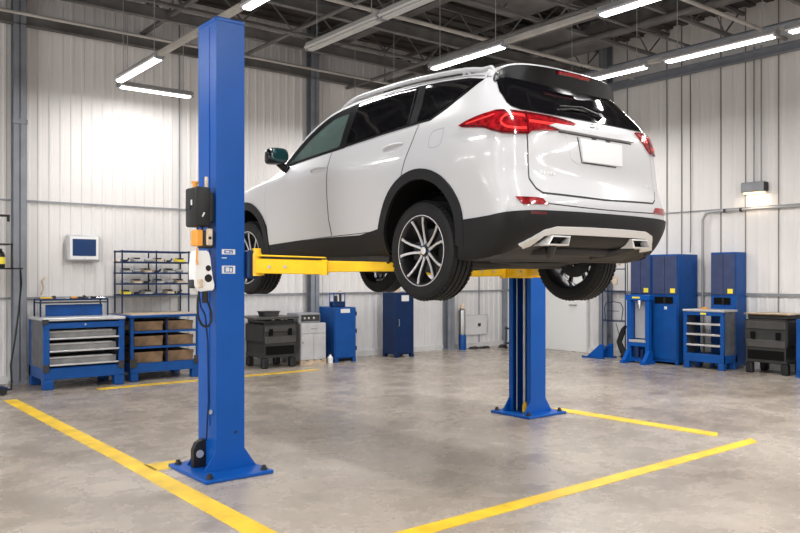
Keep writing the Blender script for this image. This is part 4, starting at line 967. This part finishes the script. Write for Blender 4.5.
# ---- bracket shelf at the left edge
t = thing('bracket_shelf', 'black steel bracket shelf on the wall at the left edge of the photo', 'shelf', (2.30,11.35,1.58))
part('shelf_board', 'blackp', t, ((-.45,-.18,0),(.22,.18,.02))); part('shelf_board', 'blackp', t, ((-.45,-.18,.32),(.10,.18,.335)))
part('upper_rail', 'blackp', t, ((-.45,-.19,.68),(.06,-.16,.71)),((.03,-.18,.62),(.06,-.15,.69)))
part('shelf_post', 'blackp', t, ((-.06,.14,-.10),(-.03,.17,.70)),((-.45,.14,-.10),(-.42,.17,.70)),((-.45,.17,.1),(-.03,.50,.13)))
part('front_post', 'blackp', t, ((.075,-.18,.0),(.095,-.16,.33)))
t = thing('spray_bottle', 'black bottle with a yellow label on the black bracket shelf', 'bottle', (2.28,11.30,1.60))
bm = BM(); lathe(bm, [(0,0),(.045,0),(.05,.01),(.05,.17),(.03,.21),(.016,.22),(.016,.25),(0,.25)], 20); obj('bottle_body', bm, 'blackp', t, smooth=40)
bm = BM(); lathe(bm, [(.051,.05),(.0525,.05),(.0525,.14),(.051,.14)], 20, closed=True); obj('bottle_label', bm, 'yellowlabel', t, smooth=40)
t = thing('oil_can', 'small dark can standing left of the yellow labelled bottle', 'can', (2.08,11.30,1.60)); bm = BM(); lathe(bm, [(0,0),(.05,0),(.052,.14),(.02,.18),(.012,.24),(0,.24)], 18); obj('can_body', bm, 'darkmetal', t, smooth=40); part('can_handle', 'blackp', t, ((-.085,-.008,.03),(-.07,.008,.13)),((-.085,-.008,.12),(-.045,.008,.135)),((-.085,-.008,.02),(-.045,.008,.035)))
bm = BM(); tube(bm, [(2.56,11.5,1.60),(2.60,11.62,1.40),(2.56,11.60,1.0),(2.50,11.55,.6),(2.44,11.50,.30),(2.42,11.35,.08),(2.36,11.10,.03),(2.2,10.95,.02)], .012, 8); tag(obj('hanging_hose', bm, 'blackp', smooth=60), 'thin black hose hanging down by the leftmost grey column', 'hose')
t = thing('floor_jack', 'blue and black machine foot on the floor at the bottom left edge', 'jack', (2.02,10.95,0))
bm = BM(); prism(bm, [(-.35,.03),(.22,.03),(.25,.08),(.05,.14),(-.10,.26),(-.35,.30)], -.16, .16, 'y'); obj('jack_body', bm, 'navy', t)
bm = BM(); 
for y in (-.19,.17): bm = BM(); cyl(bm, (.18,y,.045), (.18,y+.03,.045), .045, 16); obj('jack_wheel', bm, 'blackp', t)
bm = BM(); part('jack_saddle', 'darkmetal', t, ((.05,-.06,.10),(.15,.06,.15)), bev=.008); part('jack_arm', 'blue2', t, ((-.30,-.05,.28),(-.05,.05,.33)))
# ---- black moulded containers
def black_bin(loc, rot, label, W, D, H, lid):
    t = thing('storage_crate', label, 'crate', loc, rot)
    for x in (0, W-.11):
        for y in (0, D-.11): part('foot', 'blackp', t, ((x,y,0),(x+.11,y+.11,.17)), bev=.02)
    bm = BM(); prism(bm, [(0,.17),(W,.17),(W,.20),(W-.035,.24),(W-.035,.40),(W,.43),(W,H*.84),(W-.04,H*.86),(.04,H*.86),(0,H*.84),(0,.43),(.035,.40),(.035,.24),(0,.20)], 0, D, 'y'); bmesh.ops.bevel(bm, geom=bm.edges[:], offset=.012, segments=2, affect='EDGES'); obj('crate_body', bm, 'crate', t, smooth=35)
    part('front_band', 'crateband', t, ((.03,-.022,.40),(W-.03,.01,.52)), bev=.012); part('front_band', 'crateband', t, ((.03,-.018,H*.70),(W-.03,.01,H*.83)), bev=.012)
    for x in (.10, W-.17): part('latch', 'well', t, ((x,-.03,.53),(x+.07,.0,.64)), bev=.008)
    part('upper_tray', 'crate', t, ((.03,.02,H*.86),(W-.03,D-.02,H*.93)), bev=.012)
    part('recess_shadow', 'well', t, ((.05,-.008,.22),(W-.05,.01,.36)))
    return t
M['crate'] = nmat('black_crate_plastic', (.022,.021,.020), .5, noise=.3, bscale=5); M['crateband'] = nmat('greyer_black_band', (.050,.047,.046), .42, noise=.2, bscale=6)
t = black_bin((6.08,11.22,0), 0, 'bulky black moulded crate standing near the lift post by the back wall', .62, .62, .84, True)
bm = BM(); prism(bm, [(-.18,-.10),(.60,-.10),(.64,.10),(.60,.62),(-.02,.62),(-.18,.2)], .80, .835, 'z'); obj('crate_lid', bm, 'crateband', t)
for x in (.18,.34,.42): bm = BM(); cyl(bm, (x,-.02,.795), (x,.05,.795), .018, 10); obj('lid_fitting', bm, 'lightmetal', t)
t = thing('tool_tray', 'small black tray lying on top of the bulky black crate', 'tray', (6.30,11.42,.836)); bm = BM(); prism(bm, [(-.13,0),(.11,0),(.14,.075),(-.16,.075)], -.10, .10, 'y'); obj('tray_body', bm, 'crate', t); part('tray_rim', 'blackp', t, ((-.17,-.11,.075),(.15,.11,.085)), bev=.004)
# ---- grey cabinet on a pallet
t = thing('pallet', 'small wooden pallet under the grey metal cabinet', 'pallet', (6.82,11.27,0))
for y in (.02,.22,.42): part('runner', 'woodlight', t, ((0,y,0),(.50,y+.06,.065)))
for k in range(4): part('slat', 'woodlight', t, ((.0+k*.135,0,.065),(.095+k*.135,.50,.08)))
t = thing('metal_cabinet', 'light grey two-door metal cabinet on a wooden pallet', 'cabinet', (6.82,11.28,.08))
part('carcass', 'lightmetal', t, ((0,.01,0),(.49,.48,.62)), bev=.005); part('door', 'lightmetal2' if 'lightmetal2' in M else 'lightmetal', t, ((.006,-.006,.01),(.242,.012,.44)), bev=.003); part('door', 'lightmetal', t, ((.248,-.006,.01),(.484,.012,.44)), bev=.003)
d_ = part('drawer', 'lightmetal', t, ((.006,-.006,.45),(.484,.012,.61)), bev=.003); bm = BM(); tube(bm, [(.20,-.006,.53),(.20,-.03,.53),(.29,-.03,.53),(.29,-.006,.53)], .006, 8); obj('drawer_pull', bm, 'greymetal', d_)
bm = BM(); cyl(bm, (.03,-.012,.30), (.03,-.004,.30), .012, 10); obj('lock', bm, 'blackp', t)
t = thing('test_device', 'dark grey box-shaped device with panel on top of the grey cabinet', 'device', (6.80,11.34,.70))
part('device_body', 'greymetal', t, ((0,0,0),(.44,.38,.165)), bev=.012); part('device_panel', 'darkmetal', t, ((.06,-.008,.03),(.42,.002,.14)), bev=.003); 
for x in (.12,.2,.3): bm = BM(); cyl(bm, (x,-.016,.085), (x,-.006,.085), .018, 12); obj('device_knob', bm, 'beige' if x == .2 else 'lightmetal', t)
# ---- blue closed cabinet with a pump on top
t = thing('steel_cabinet', 'bright blue closed steel cabinet with a white label near its top', 'cabinet', (7.50,11.28,0))
part('carcass', 'blue2', t, ((0,.012,.06),(.44,.66,.95)), bev=.008); part('door', 'blue2', t, ((.012,-.006,.085),(.428,.014,.935)), bev=.004)
for x in (.0,.37): part('foot', 'blue2', t, ((x,.0,0),(x+.07,.08,.07)), bev=.005); part('foot', 'blue2', t, ((x,.56,0),(x+.07,.64,.07)), bev=.005)
part('label_plate', 'plate', t, ((.11,-.010,.855),(.30,-.005,.925))); 
for z in (.2,.5,.8): part('hinge', 'navy', t, ((.425,-.014,z),(.445,.004,z+.07)))
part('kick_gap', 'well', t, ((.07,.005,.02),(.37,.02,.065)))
t = thing('hydraulic_pump', 'small dark pump with tubes and a beige cap on the bright blue cabinet', 'pump', (7.62,11.45,.95))
part('pump_body', 'navy', t, ((-.06,-.08,0),(.16,.10,.10)), bev=.012); bm = BM(); cyl(bm, (0,0,.09), (0,0,.20), .035, 14); cyl(bm, (.10,0,.09), (.10,0,.24), .022, 12); obj('pump_cylinder', bm, 'darkmetal', t, smooth=40)
bm = BM(); tube(bm, [(-.07,-.05,.02),(-.07,-.05,.24),(.16,-.05,.24),(.16,-.05,.02)], .010, 8); tube(bm, [(-.07,.08,.02),(-.07,.08,.24),(.16,.08,.24),(.16,.08,.02)], .010, 8); obj('pump_frame', bm, 'blue2', t)
bm = BM(); lathe(bm, [(0,.24),(.03,.24),(.025,.29),(0,.30)], 12, Matrix.Translation((.10,0,0))); obj('pump_cap', bm, 'beige', t, smooth=40)
t = thing('water_canister', 'small white canister on the floor left of the bright blue cabinet', 'canister', (7.41,11.30,0)); bm = BM(); lathe(bm, [(0,0),(.045,0),(.048,.02),(.048,.10),(.02,.13),(.02,.15),(0,.15)], 16); obj('canister_body', bm, 'white', t, smooth=40); bm = BM(); lathe(bm, [(0,.15),(.022,.15),(.022,.175),(0,.175)], 12); obj('canister_cap', bm, 'blackp', t)
# ---- navy cabinet
t = thing('steel_cabinet', 'tall dark navy steel cabinet with a small white label, near the back wall', 'cabinet', (8.83,11.28,0))
part('carcass', 'navy', t, ((0,.012,.05),(.42,.42,1.19)), bev=.008); part('door', 'navy', t, ((.012,-.006,.07),(.408,.014,1.175)), bev=.004)
for x in (0,.35): part('foot', 'navy', t, ((x,0,0),(x+.07,.07,.06))); part('foot', 'navy', t, ((x,.34,0),(x+.07,.41,.06)))
part('label_plate', 'plate', t, ((.12,-.010,1.03),(.29,-.005,1.14))); bm = BM(); tube(bm, [(.05,-.006,.58),(.05,-.03,.58),(.05,-.03,.70),(.05,-.006,.70)], .006, 8); obj('handle', bm, 'greymetal', t)
t = thing('parts_bottle', 'beige topped bottle standing on the dark navy cabinet', 'bottle', (9.02,11.5,1.19)); bm = BM(); lathe(bm, [(0,0),(.06,0),(.065,.02),(.05,.14),(.02,.20),(.02,.24),(0,.24)], 16); obj('bottle_body', bm, 'beige', t, smooth=40); bm = BM(); lathe(bm, [(0,.24),(.024,.24),(.024,.27),(0,.27)], 12); obj('bottle_cap', bm, 'woodlight', t)
# ---- gas cylinder
t = thing('gas_cylinder', 'slim steel gas cylinder with blue base against the back wall', 'gas cylinder', (10.88,11.72,0))
bm = BM(); lathe(bm, [(0,0),(.076,0),(.078,.02),(.078,.30),(.070,.31),(0,.31)], 24); obj('cylinder_base', bm, 'blue2', t, smooth=40)
bm = BM(); lathe(bm, [(0,.31),(.066,.31),(.068,.33),(.068,.74),(.065,.80),(.035,.83),(0,.83)], 24); obj('cylinder_body', bm, 'stainless', t, smooth=40)
bm = BM(); lathe(bm, [(0,.83),(.05,.83),(.055,.85),(.055,.90),(.03,.93),(0,.93)], 16); obj('valve_guard', bm, 'beige', t, smooth=40); bm = BM(); cyl(bm, (-.07,0,.82), (-.02,0,.88), .01, 8); cyl(bm, (-.095,0,.02), (-.095,0,.82), .008, 8); obj('gas_hose', bm, 'blackp', t)
# ---- access panel and litter by the corner
M['hatch'] = M['lightmetal']
t = thing('wall_hatch', 'pale rectangular access panel low on the back wall beside the gas cylinder', 'panel', (11.5,YB-.03,.47)); part('hatch_frame', 'hatch', t, ((-.33,-.012,-.21),(.33,.012,-.20)),((-.33,-.012,.20),(.33,.012,.21)),((-.33,-.012,-.20),(-.322,.012,.20)),((.322,-.012,-.20),(.33,.012,.20))); part('hatch_door', 'wall2', t, ((-.31,-.008,-.20),(.31,.008,.20))); part('hatch_latch', 'darkmetal', t, ((.05,-.022,-.03),(.12,-.008,.03)))
for k, (x, y, w_, h_) in enumerate(((11.18,11.72,.22,.05),(11.45,11.70,.30,.04),(11.9,11.6,.18,.06))):
    o = thing('scrap_offcut', ('flat dark metal offcut on the floor just right of the gas cylinder','long flat dark offcut on the floor below the wall panel','dark offcut on the floor nearest the room corner')[k], 'offcut', (x,y,0), .2*k-.2, 'dark offcuts along the back wall'); bm = BM(); prism(bm, [(-w_/2,0),(w_/2,0),(w_/2-.04,h_),(-w_/2+.07,h_*.8)], -.05, .05, 'y'); obj('offcut_body', bm, 'darkmetal', o)
t = thing('trolley', 'dark two-shelf trolley in the room corner left of the far lift post', 'trolley', (11.72,10.95,0))
part('trolley_shelf', 'darkmetal', t, ((0,0,.10),(.36,.40,.13))); part('trolley_shelf', 'darkmetal', t, ((0,0,.40),(.36,.40,.43)))
for x in (.01,.33):
    for y in (.01,.37): part('trolley_post', 'darkmetal', t, ((x,y,.04),(x+.02,y+.02,.46))); bm = BM(); cyl(bm, (x,y+.01,.025), (x+.02,y+.01,.025), .025, 12); obj('castor', bm, 'blackp', t)
t = thing('detergent_bottle', 'beige bottle standing on the corner trolley', 'bottle', (11.88,11.1,.432)); bm = BM(); lathe(bm, [(0,0),(.06,0),(.06,.16),(.03,.22),(.02,.23),(.02,.27),(0,.27)], 16); obj('bottle_body', bm, 'beige', t, smooth=40); bm = BM(); lathe(bm, [(0,.27),(.024,.27),(.024,.30),(0,.30)], 12); obj('bottle_cap', bm, 'white', t)
# ================= right wall group (fronts face -x)
def RW(name, mat, par, x0, x1, y0, y1, z0, z1, bev=0., **k): return part(name, mat, par, ((x0,y0,z0),(x1,y1,z1)), bev=bev, **k)
def tall_cab(loc, label, W, D, H, zsplit, recess=True, low=True):
    """origin at the front corner nearest the camera; x into the wall, y along it"""
    t = thing('locker', label, 'locker', loc)
    RW('carcass', 'blue2', t, .012, D, 0, W, 0.04, H, .006)
    for y in (0, W-.05): RW('foot', 'blue2', t, .0, .06, y, y+.05, 0, .05)
    for a, b in ((.02, W/2-.004),(W/2+.004, W-.02)): dd = RW('door', 'doorblue', t, -.006, .014, a, b, zsplit+.02, H-.03, .003); 
    RW('notice_label', 'yellowlabel', t, -.0085, -.005, .05, .14, zsplit+.04, zsplit+.115)
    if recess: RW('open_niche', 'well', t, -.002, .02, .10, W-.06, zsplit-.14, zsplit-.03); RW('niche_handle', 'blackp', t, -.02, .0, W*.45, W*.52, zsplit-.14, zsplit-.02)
    RW('lower_panel', 'blue2', t, -.006, .014, .02, W-.02, .09, zsplit-.16, .003)
    return t
M['doorblue'] = nmat('grey_blue_door', (.035,.052,.13), .4, noise=.2, bscale=5)
a = tall_cab((11.75,7.40,0), 'tall blue two-door locker directly behind the press frame, second locker from the corner', .50, .60, 1.86, 1.17)
RW('round_badge', 'plate', a, -.010, -.005, .20, .25, .93, .98)
b = tall_cab((11.75,7.915,0), 'tall blue two-door locker nearest the room corner, partly behind the car wheel', .42, .60, 1.86, 1.17, recess=False)
c = tall_cab((12.05,6.55,0), 'tall blue locker standing alone behind the open blue shelf cabinet', .44, .33, 1.88, 1.17)
# press frame in front of the first locker
t = thing('shop_press', 'blue upright shop press frame with an open middle, left of the lockers', 'press', (11.57,8.02,0)); W = .42
for y in (-.21,.15): RW('press_column', 'blue', t, -.04, .05, y-.0, y+.075, .02, 1.16, .004)
RW('top_beam', 'blue', t, -.06, .07, -.235, .25, 1.08, 1.17, .005); RW('press_bed', 'steelshelf', t, -.06, .09, -.15, .17, .36, .40, .003); RW('bed_beam', 'blue', t, -.05, .07, -.15, .17, .29, .36, .003)
for y in (-.23,.17):
    bm = BM(); prism(bm, [(-.22,0),(.12,0),(.12,.05),(.05,.06),(.05,.22),(-.04,.22),(-.17,.05),(-.22,.04)], y, y+.07, 'y'); obj('press_foot', bm, 'blue', t)
RW('foot_brace', 'blue', t, -.02, .03, -.16, .17, .03, .10); bm = BM(); cyl(bm, (.0,.05,.10), (.0,.05,.29), .055, 16); cyl(bm, (.0,-.06,.08), (.0,-.06,.24), .035, 12); obj('bottle_jack', bm, 'navy', t, smooth=40)
bm = BM(); cyl(bm, (0,.0,1.0), (0,.0,1.08), .035, 14); cyl(bm, (0,.0,.94), (0,.0,1.0), .02, 12); obj('press_ram', bm, 'chrome', t, smooth=40)
RW('yellow_sticker', 'yellowlabel', t, -.064, -.059, -.05, .10, 1.11, 1.14); RW('back_plate', 'lightmetal', t, .095, .10, -.13, .15, .42, 1.06)
# wire rack near the corner, with things hung on it
t = thing('wire_stand', 'thin dark blue wire stand between the room corner and the lockers', 'rack', (12.05,8.65,0))
bm = BM()
for y in (0,.50): tube(bm, [(0,y,.0),(0,y,1.92 if y == 0 else 1.22)], .010, 8)
for z in (.66,.68,1.20,1.22): tube(bm, [(0,0,z),(0,.50,z)], .008, 8)
tube(bm, [(0,0,1.62),(0,.28,1.62)], .010, 8)
tube(bm, [(0,.08,.69),(0,.05,.9),(0,.10,1.0),(0,.25,1.02),(0,.42,1.0),(0,.46,.9),(0,.44,.69)], .008, 8)
tube(bm, [(0,.30,.70),(0,.30,1.2)], .006, 8); tube(bm, [(0,.15,.85),(0,.40,.85)], .006, 8); tube(bm, [(0,.06,.2),(0,.20,.62)], .006, 8)
for y in (0,.50): tube(bm, [(-.05,y,.012),(.15,y,.012)], .012, 8)
obj('stand_frame', bm, 'navy', t, smooth=40)
for k, (y, z, s) in enumerate(((.12,1.74,.055),(.20,1.40,.075))):
    o = thing('work_glove', ('tan work glove on the upper arm of the wire stand','pale tan work glove hanging lower on the wire stand')[k], 'glove', (12.02,8.65+y,z)); bm = BM()
    box(bm, (-.02,-s*.7,-s), (.02,s*.7,s*.6), .018, seg=2); obj('glove_palm', bm, 'beige' if k else 'woodlight', o, smooth=50)
    for j in range(4): bm = BM(); tube(bm, [(0,-s*.55+j*s*.36,s*.45),(-.01,-s*.6+j*s*.4,s*1.3-abs(j-1.5)*s*.15)], [.012,.009], 8); obj('glove_finger', bm, 'beige' if k else 'woodlight', o, smooth=50)
    bm = BM(); tube(bm, [(0,s*.6,-s*.3),(-.01,s*1.1,s*.25)], [.012,.010], 8); obj('glove_thumb', bm, 'beige' if k else 'woodlight', o, smooth=50)
t = thing('hose_bundle', 'black rubber hose bundle hanging at the foot of the wire stand', 'hose', (11.93,8.60,0)); bm = BM()
for k in range(4): tube(bm, [(0,-.04+.02*k,.60-.02*k),(.02,.02+.02*k,.45),(-.02,.05+.02*k,.30),(.0,-.03+.03*k,.14),(.03*k-.04,.03,.03)], .026, 8)
obj('hose_coils', bm, 'blackp', t, smooth=60)
t = thing('wheel_ramp', 'low blue sloping ramp on the floor beside the wire stand', 'ramp', (11.80,9.06,0), -PI/2)
for y in (-.16,.12): bm = BM(); prism(bm, [(-.16,0),(.22,0),(.22,.26),(.16,.26)], y, y+.035, 'y'); obj('ramp_side', bm, 'blue', t)
bm = BM(); 
for k in range(5): box(bm, (-.10+k*.06,-.13,.03+k*.043), (-.06+k*.06,.12,.045+k*.043))
obj('ramp_tread', bm, 'blue2', t); part('ramp_foot', 'blue2', t, ((-.22,-.20,0),(.26,-.16,.03)),((-.22,.155,0),(.26,.195,.03)))
# open shelf cabinet
t = thing('shelf_cabinet', 'open blue shelf cabinet with pale steel shelves in front of the lone locker', 'cabinet', (11.62,6.52,0)); W, D = .70, .42
for y in (0, W-.10): RW('foot', 'blue2', t, 0, .10, y, y+.10, 0, .11, .008); RW('foot', 'blue2', t, D-.1, D, y, y+.10, 0, .11, .008)
for y in (0, W-.06): RW('corner_post', 'blue2', t, 0, .05, y, y+.06, .11, .92, .004)
RW('side_panel', 'sidegrey', t, .05, D-.05, .004, .02, .20, .92); RW('side_panel', 'sidegrey', t, .05, D-.05, W-.02, W-.004, .20, .92); RW('rear_post', 'blue2', t, D-.05, D, 0, .06, .11, .92); RW('rear_post', 'blue2', t, D-.05, D, W-.06, W, .11, .92)
RW('plinth', 'blue2', t, .005, D, 0, W, .11, .24, .005); RW('worktop', 'steelshelf', t, -.01, D, -.01, W+.01, .92, .955, .006); RW('front_rail', 'blue2', t, -.004, .03, 0, W, .86, .92, .003)
for z in (.37,.54,.71): sh = RW('shelf', 'steelshelf', t, .03, D-.06, .02, W-.02, z, z+.012); RW('shelf_lip', 'steelshelf', sh, .0, .03, .055, W-.055, z-.004, z+.026, .003)
RW('yellow_plate', 'yellowlabel', t, -.008, -.003, W*.42, W*.56, .875, .905)
bm = BM(); lathe(bm, [(0,0),(.05,0),(.055,.012),(.03,.03),(0,.035)], 16); o = obj('lashing_cap', bm, 'orange', smooth=40); o.location = (11.80,6.95,.955); tag(o, 'small orange cap on top of the open shelf cabinet', 'cap')
# black crate at right
t = black_bin((11.78,6.26,0), -PI/2, 'black moulded crate with a pale board on top at the right side', .66, .56, .97, True)
t = thing('wooden_board', 'thin pale wooden board lying on the right-hand black crate', 'board', (11.78,5.93,.903)); part('board_panel', 'woodlight', t, ((-.03,-.35,0),(.54,.33,.018)), bev=.004); part('board_edge', 'wood', t, ((-.032,-.35,.0),(-.03,.33,.016)))
t = thing('steel_cabinet', 'blue cabinet cut off by the right edge of the photo', 'cabinet', (11.72,4.95,0)); RW('carcass', 'blue2', t, 0, .60, 0, .50, .05, .86, .006); RW('door', 'blue2', t, -.012, .0, .02, .48, .10, .83, .003)
for y in (0,.44): RW('foot', 'blue2', t, 0, .06, y, y+.06, 0, .05); RW('foot', 'blue2', t, .54, .60, y, y+.06, 0, .05)
# wall lamp and conduit on the right wall
t = thing('wall_lamp', 'grey box wall lamp glowing downward on the right wall', 'wall lamp', (XR-.012,6.38,2.90)); part('lamp_housing', 'greymetal', t, ((-.16,-.19,-.06),(0,.19,.10)), bev=.012); part('lamp_end', 'blackp', t, ((-.15,-.195,-.05),(-.01,-.188,.09))); part('lamp_lens', 'amber', t, ((-.145,-.16,-.085),(-.02,.16,-.058)), bev=.01)
ld = bpy.data.lights.new('wall_lamp_light', 'AREA'); ld.shape = 'RECTANGLE'; ld.size = .1; ld.size_y = .3; ld.energy = 2; ld.color = (1,.82,.6); lo = bpy.data.objects.new('wall_lamp_light', ld); COL.objects.link(lo); lo.parent = t; lo.location = (-.08,0,-.09)
bm = BM(); tube(bm, [(XR-.06,7.30,.0),(XR-.06,7.30,2.45),(XR-.06,7.24,2.55),(XR-.06,7.14,2.575),(XR-.06,2.0,2.575)], .022, 10); tag(obj('conduit_pipe', bm, 'pipe', smooth=50), 'grey conduit pipe bending up from the floor and along the right wall', 'pipe')
bm = BM(); tube(bm, [(XR-.03,6.42,3.0),(XR-.03,6.42,5.2)], .010, 8); tube(bm, [(XR-.03,6.30,3.0),(XR-.03,6.30,5.2)], .010, 8); tag(obj('lamp_conduit', bm, 'greymetal', smooth=50), 'pair of thin vertical conduits rising from the wall lamp', 'conduit')
bm = BM(); tube(bm, [(XR-.03,7.55,1.9),(XR-.03,7.55,1.95),(XR-.03,7.54,2.2),(XR-.03,7.55,5.0)], .007, 8); tag(obj('wall_cable', bm, 'darkmetal', smooth=50), 'thin dark cable rising up the right wall behind the lockers', 'cable')
for y in (6.62,6.9): bm = BM(); box(bm, (XR-.09,y-.02,2.545), (XR-.02,y+.02,2.605), .004); tag(obj('pipe_clamp', bm, 'darkmetal'), 'dark pipe clamp on the right-wall conduit, %s the wall lamp' % ('nearly under' if y < 6.7 else 'farther left of'), 'clamp')
cam = bpy.data.cameras.new('Camera'); co = bpy.data.objects.new('Camera', cam); COL.objects.link(co)
cam.sensor_width = 36; cam.lens = 786/800*36; cam.shift_y = (276.2-266.5)/800; cam.clip_start = .05; cam.clip_end = 200
co.location = (0,0,1.49); co.rotation_euler = (PI/2, 0, -.669)
bpy.context.scene.camera = co
w = bpy.data.worlds.new('World'); bpy.context.scene.world = w; w.use_nodes = True
w.node_tree.nodes['Background'].inputs[0].default_value = (.9,.92,.95,1); w.node_tree.nodes['Background'].inputs[1].default_value = .3
sc = bpy.context.scene; sc.view_settings.view_transform = 'Standard'; sc.view_settings.look = 'None'; sc.view_settings.exposure = 0.05
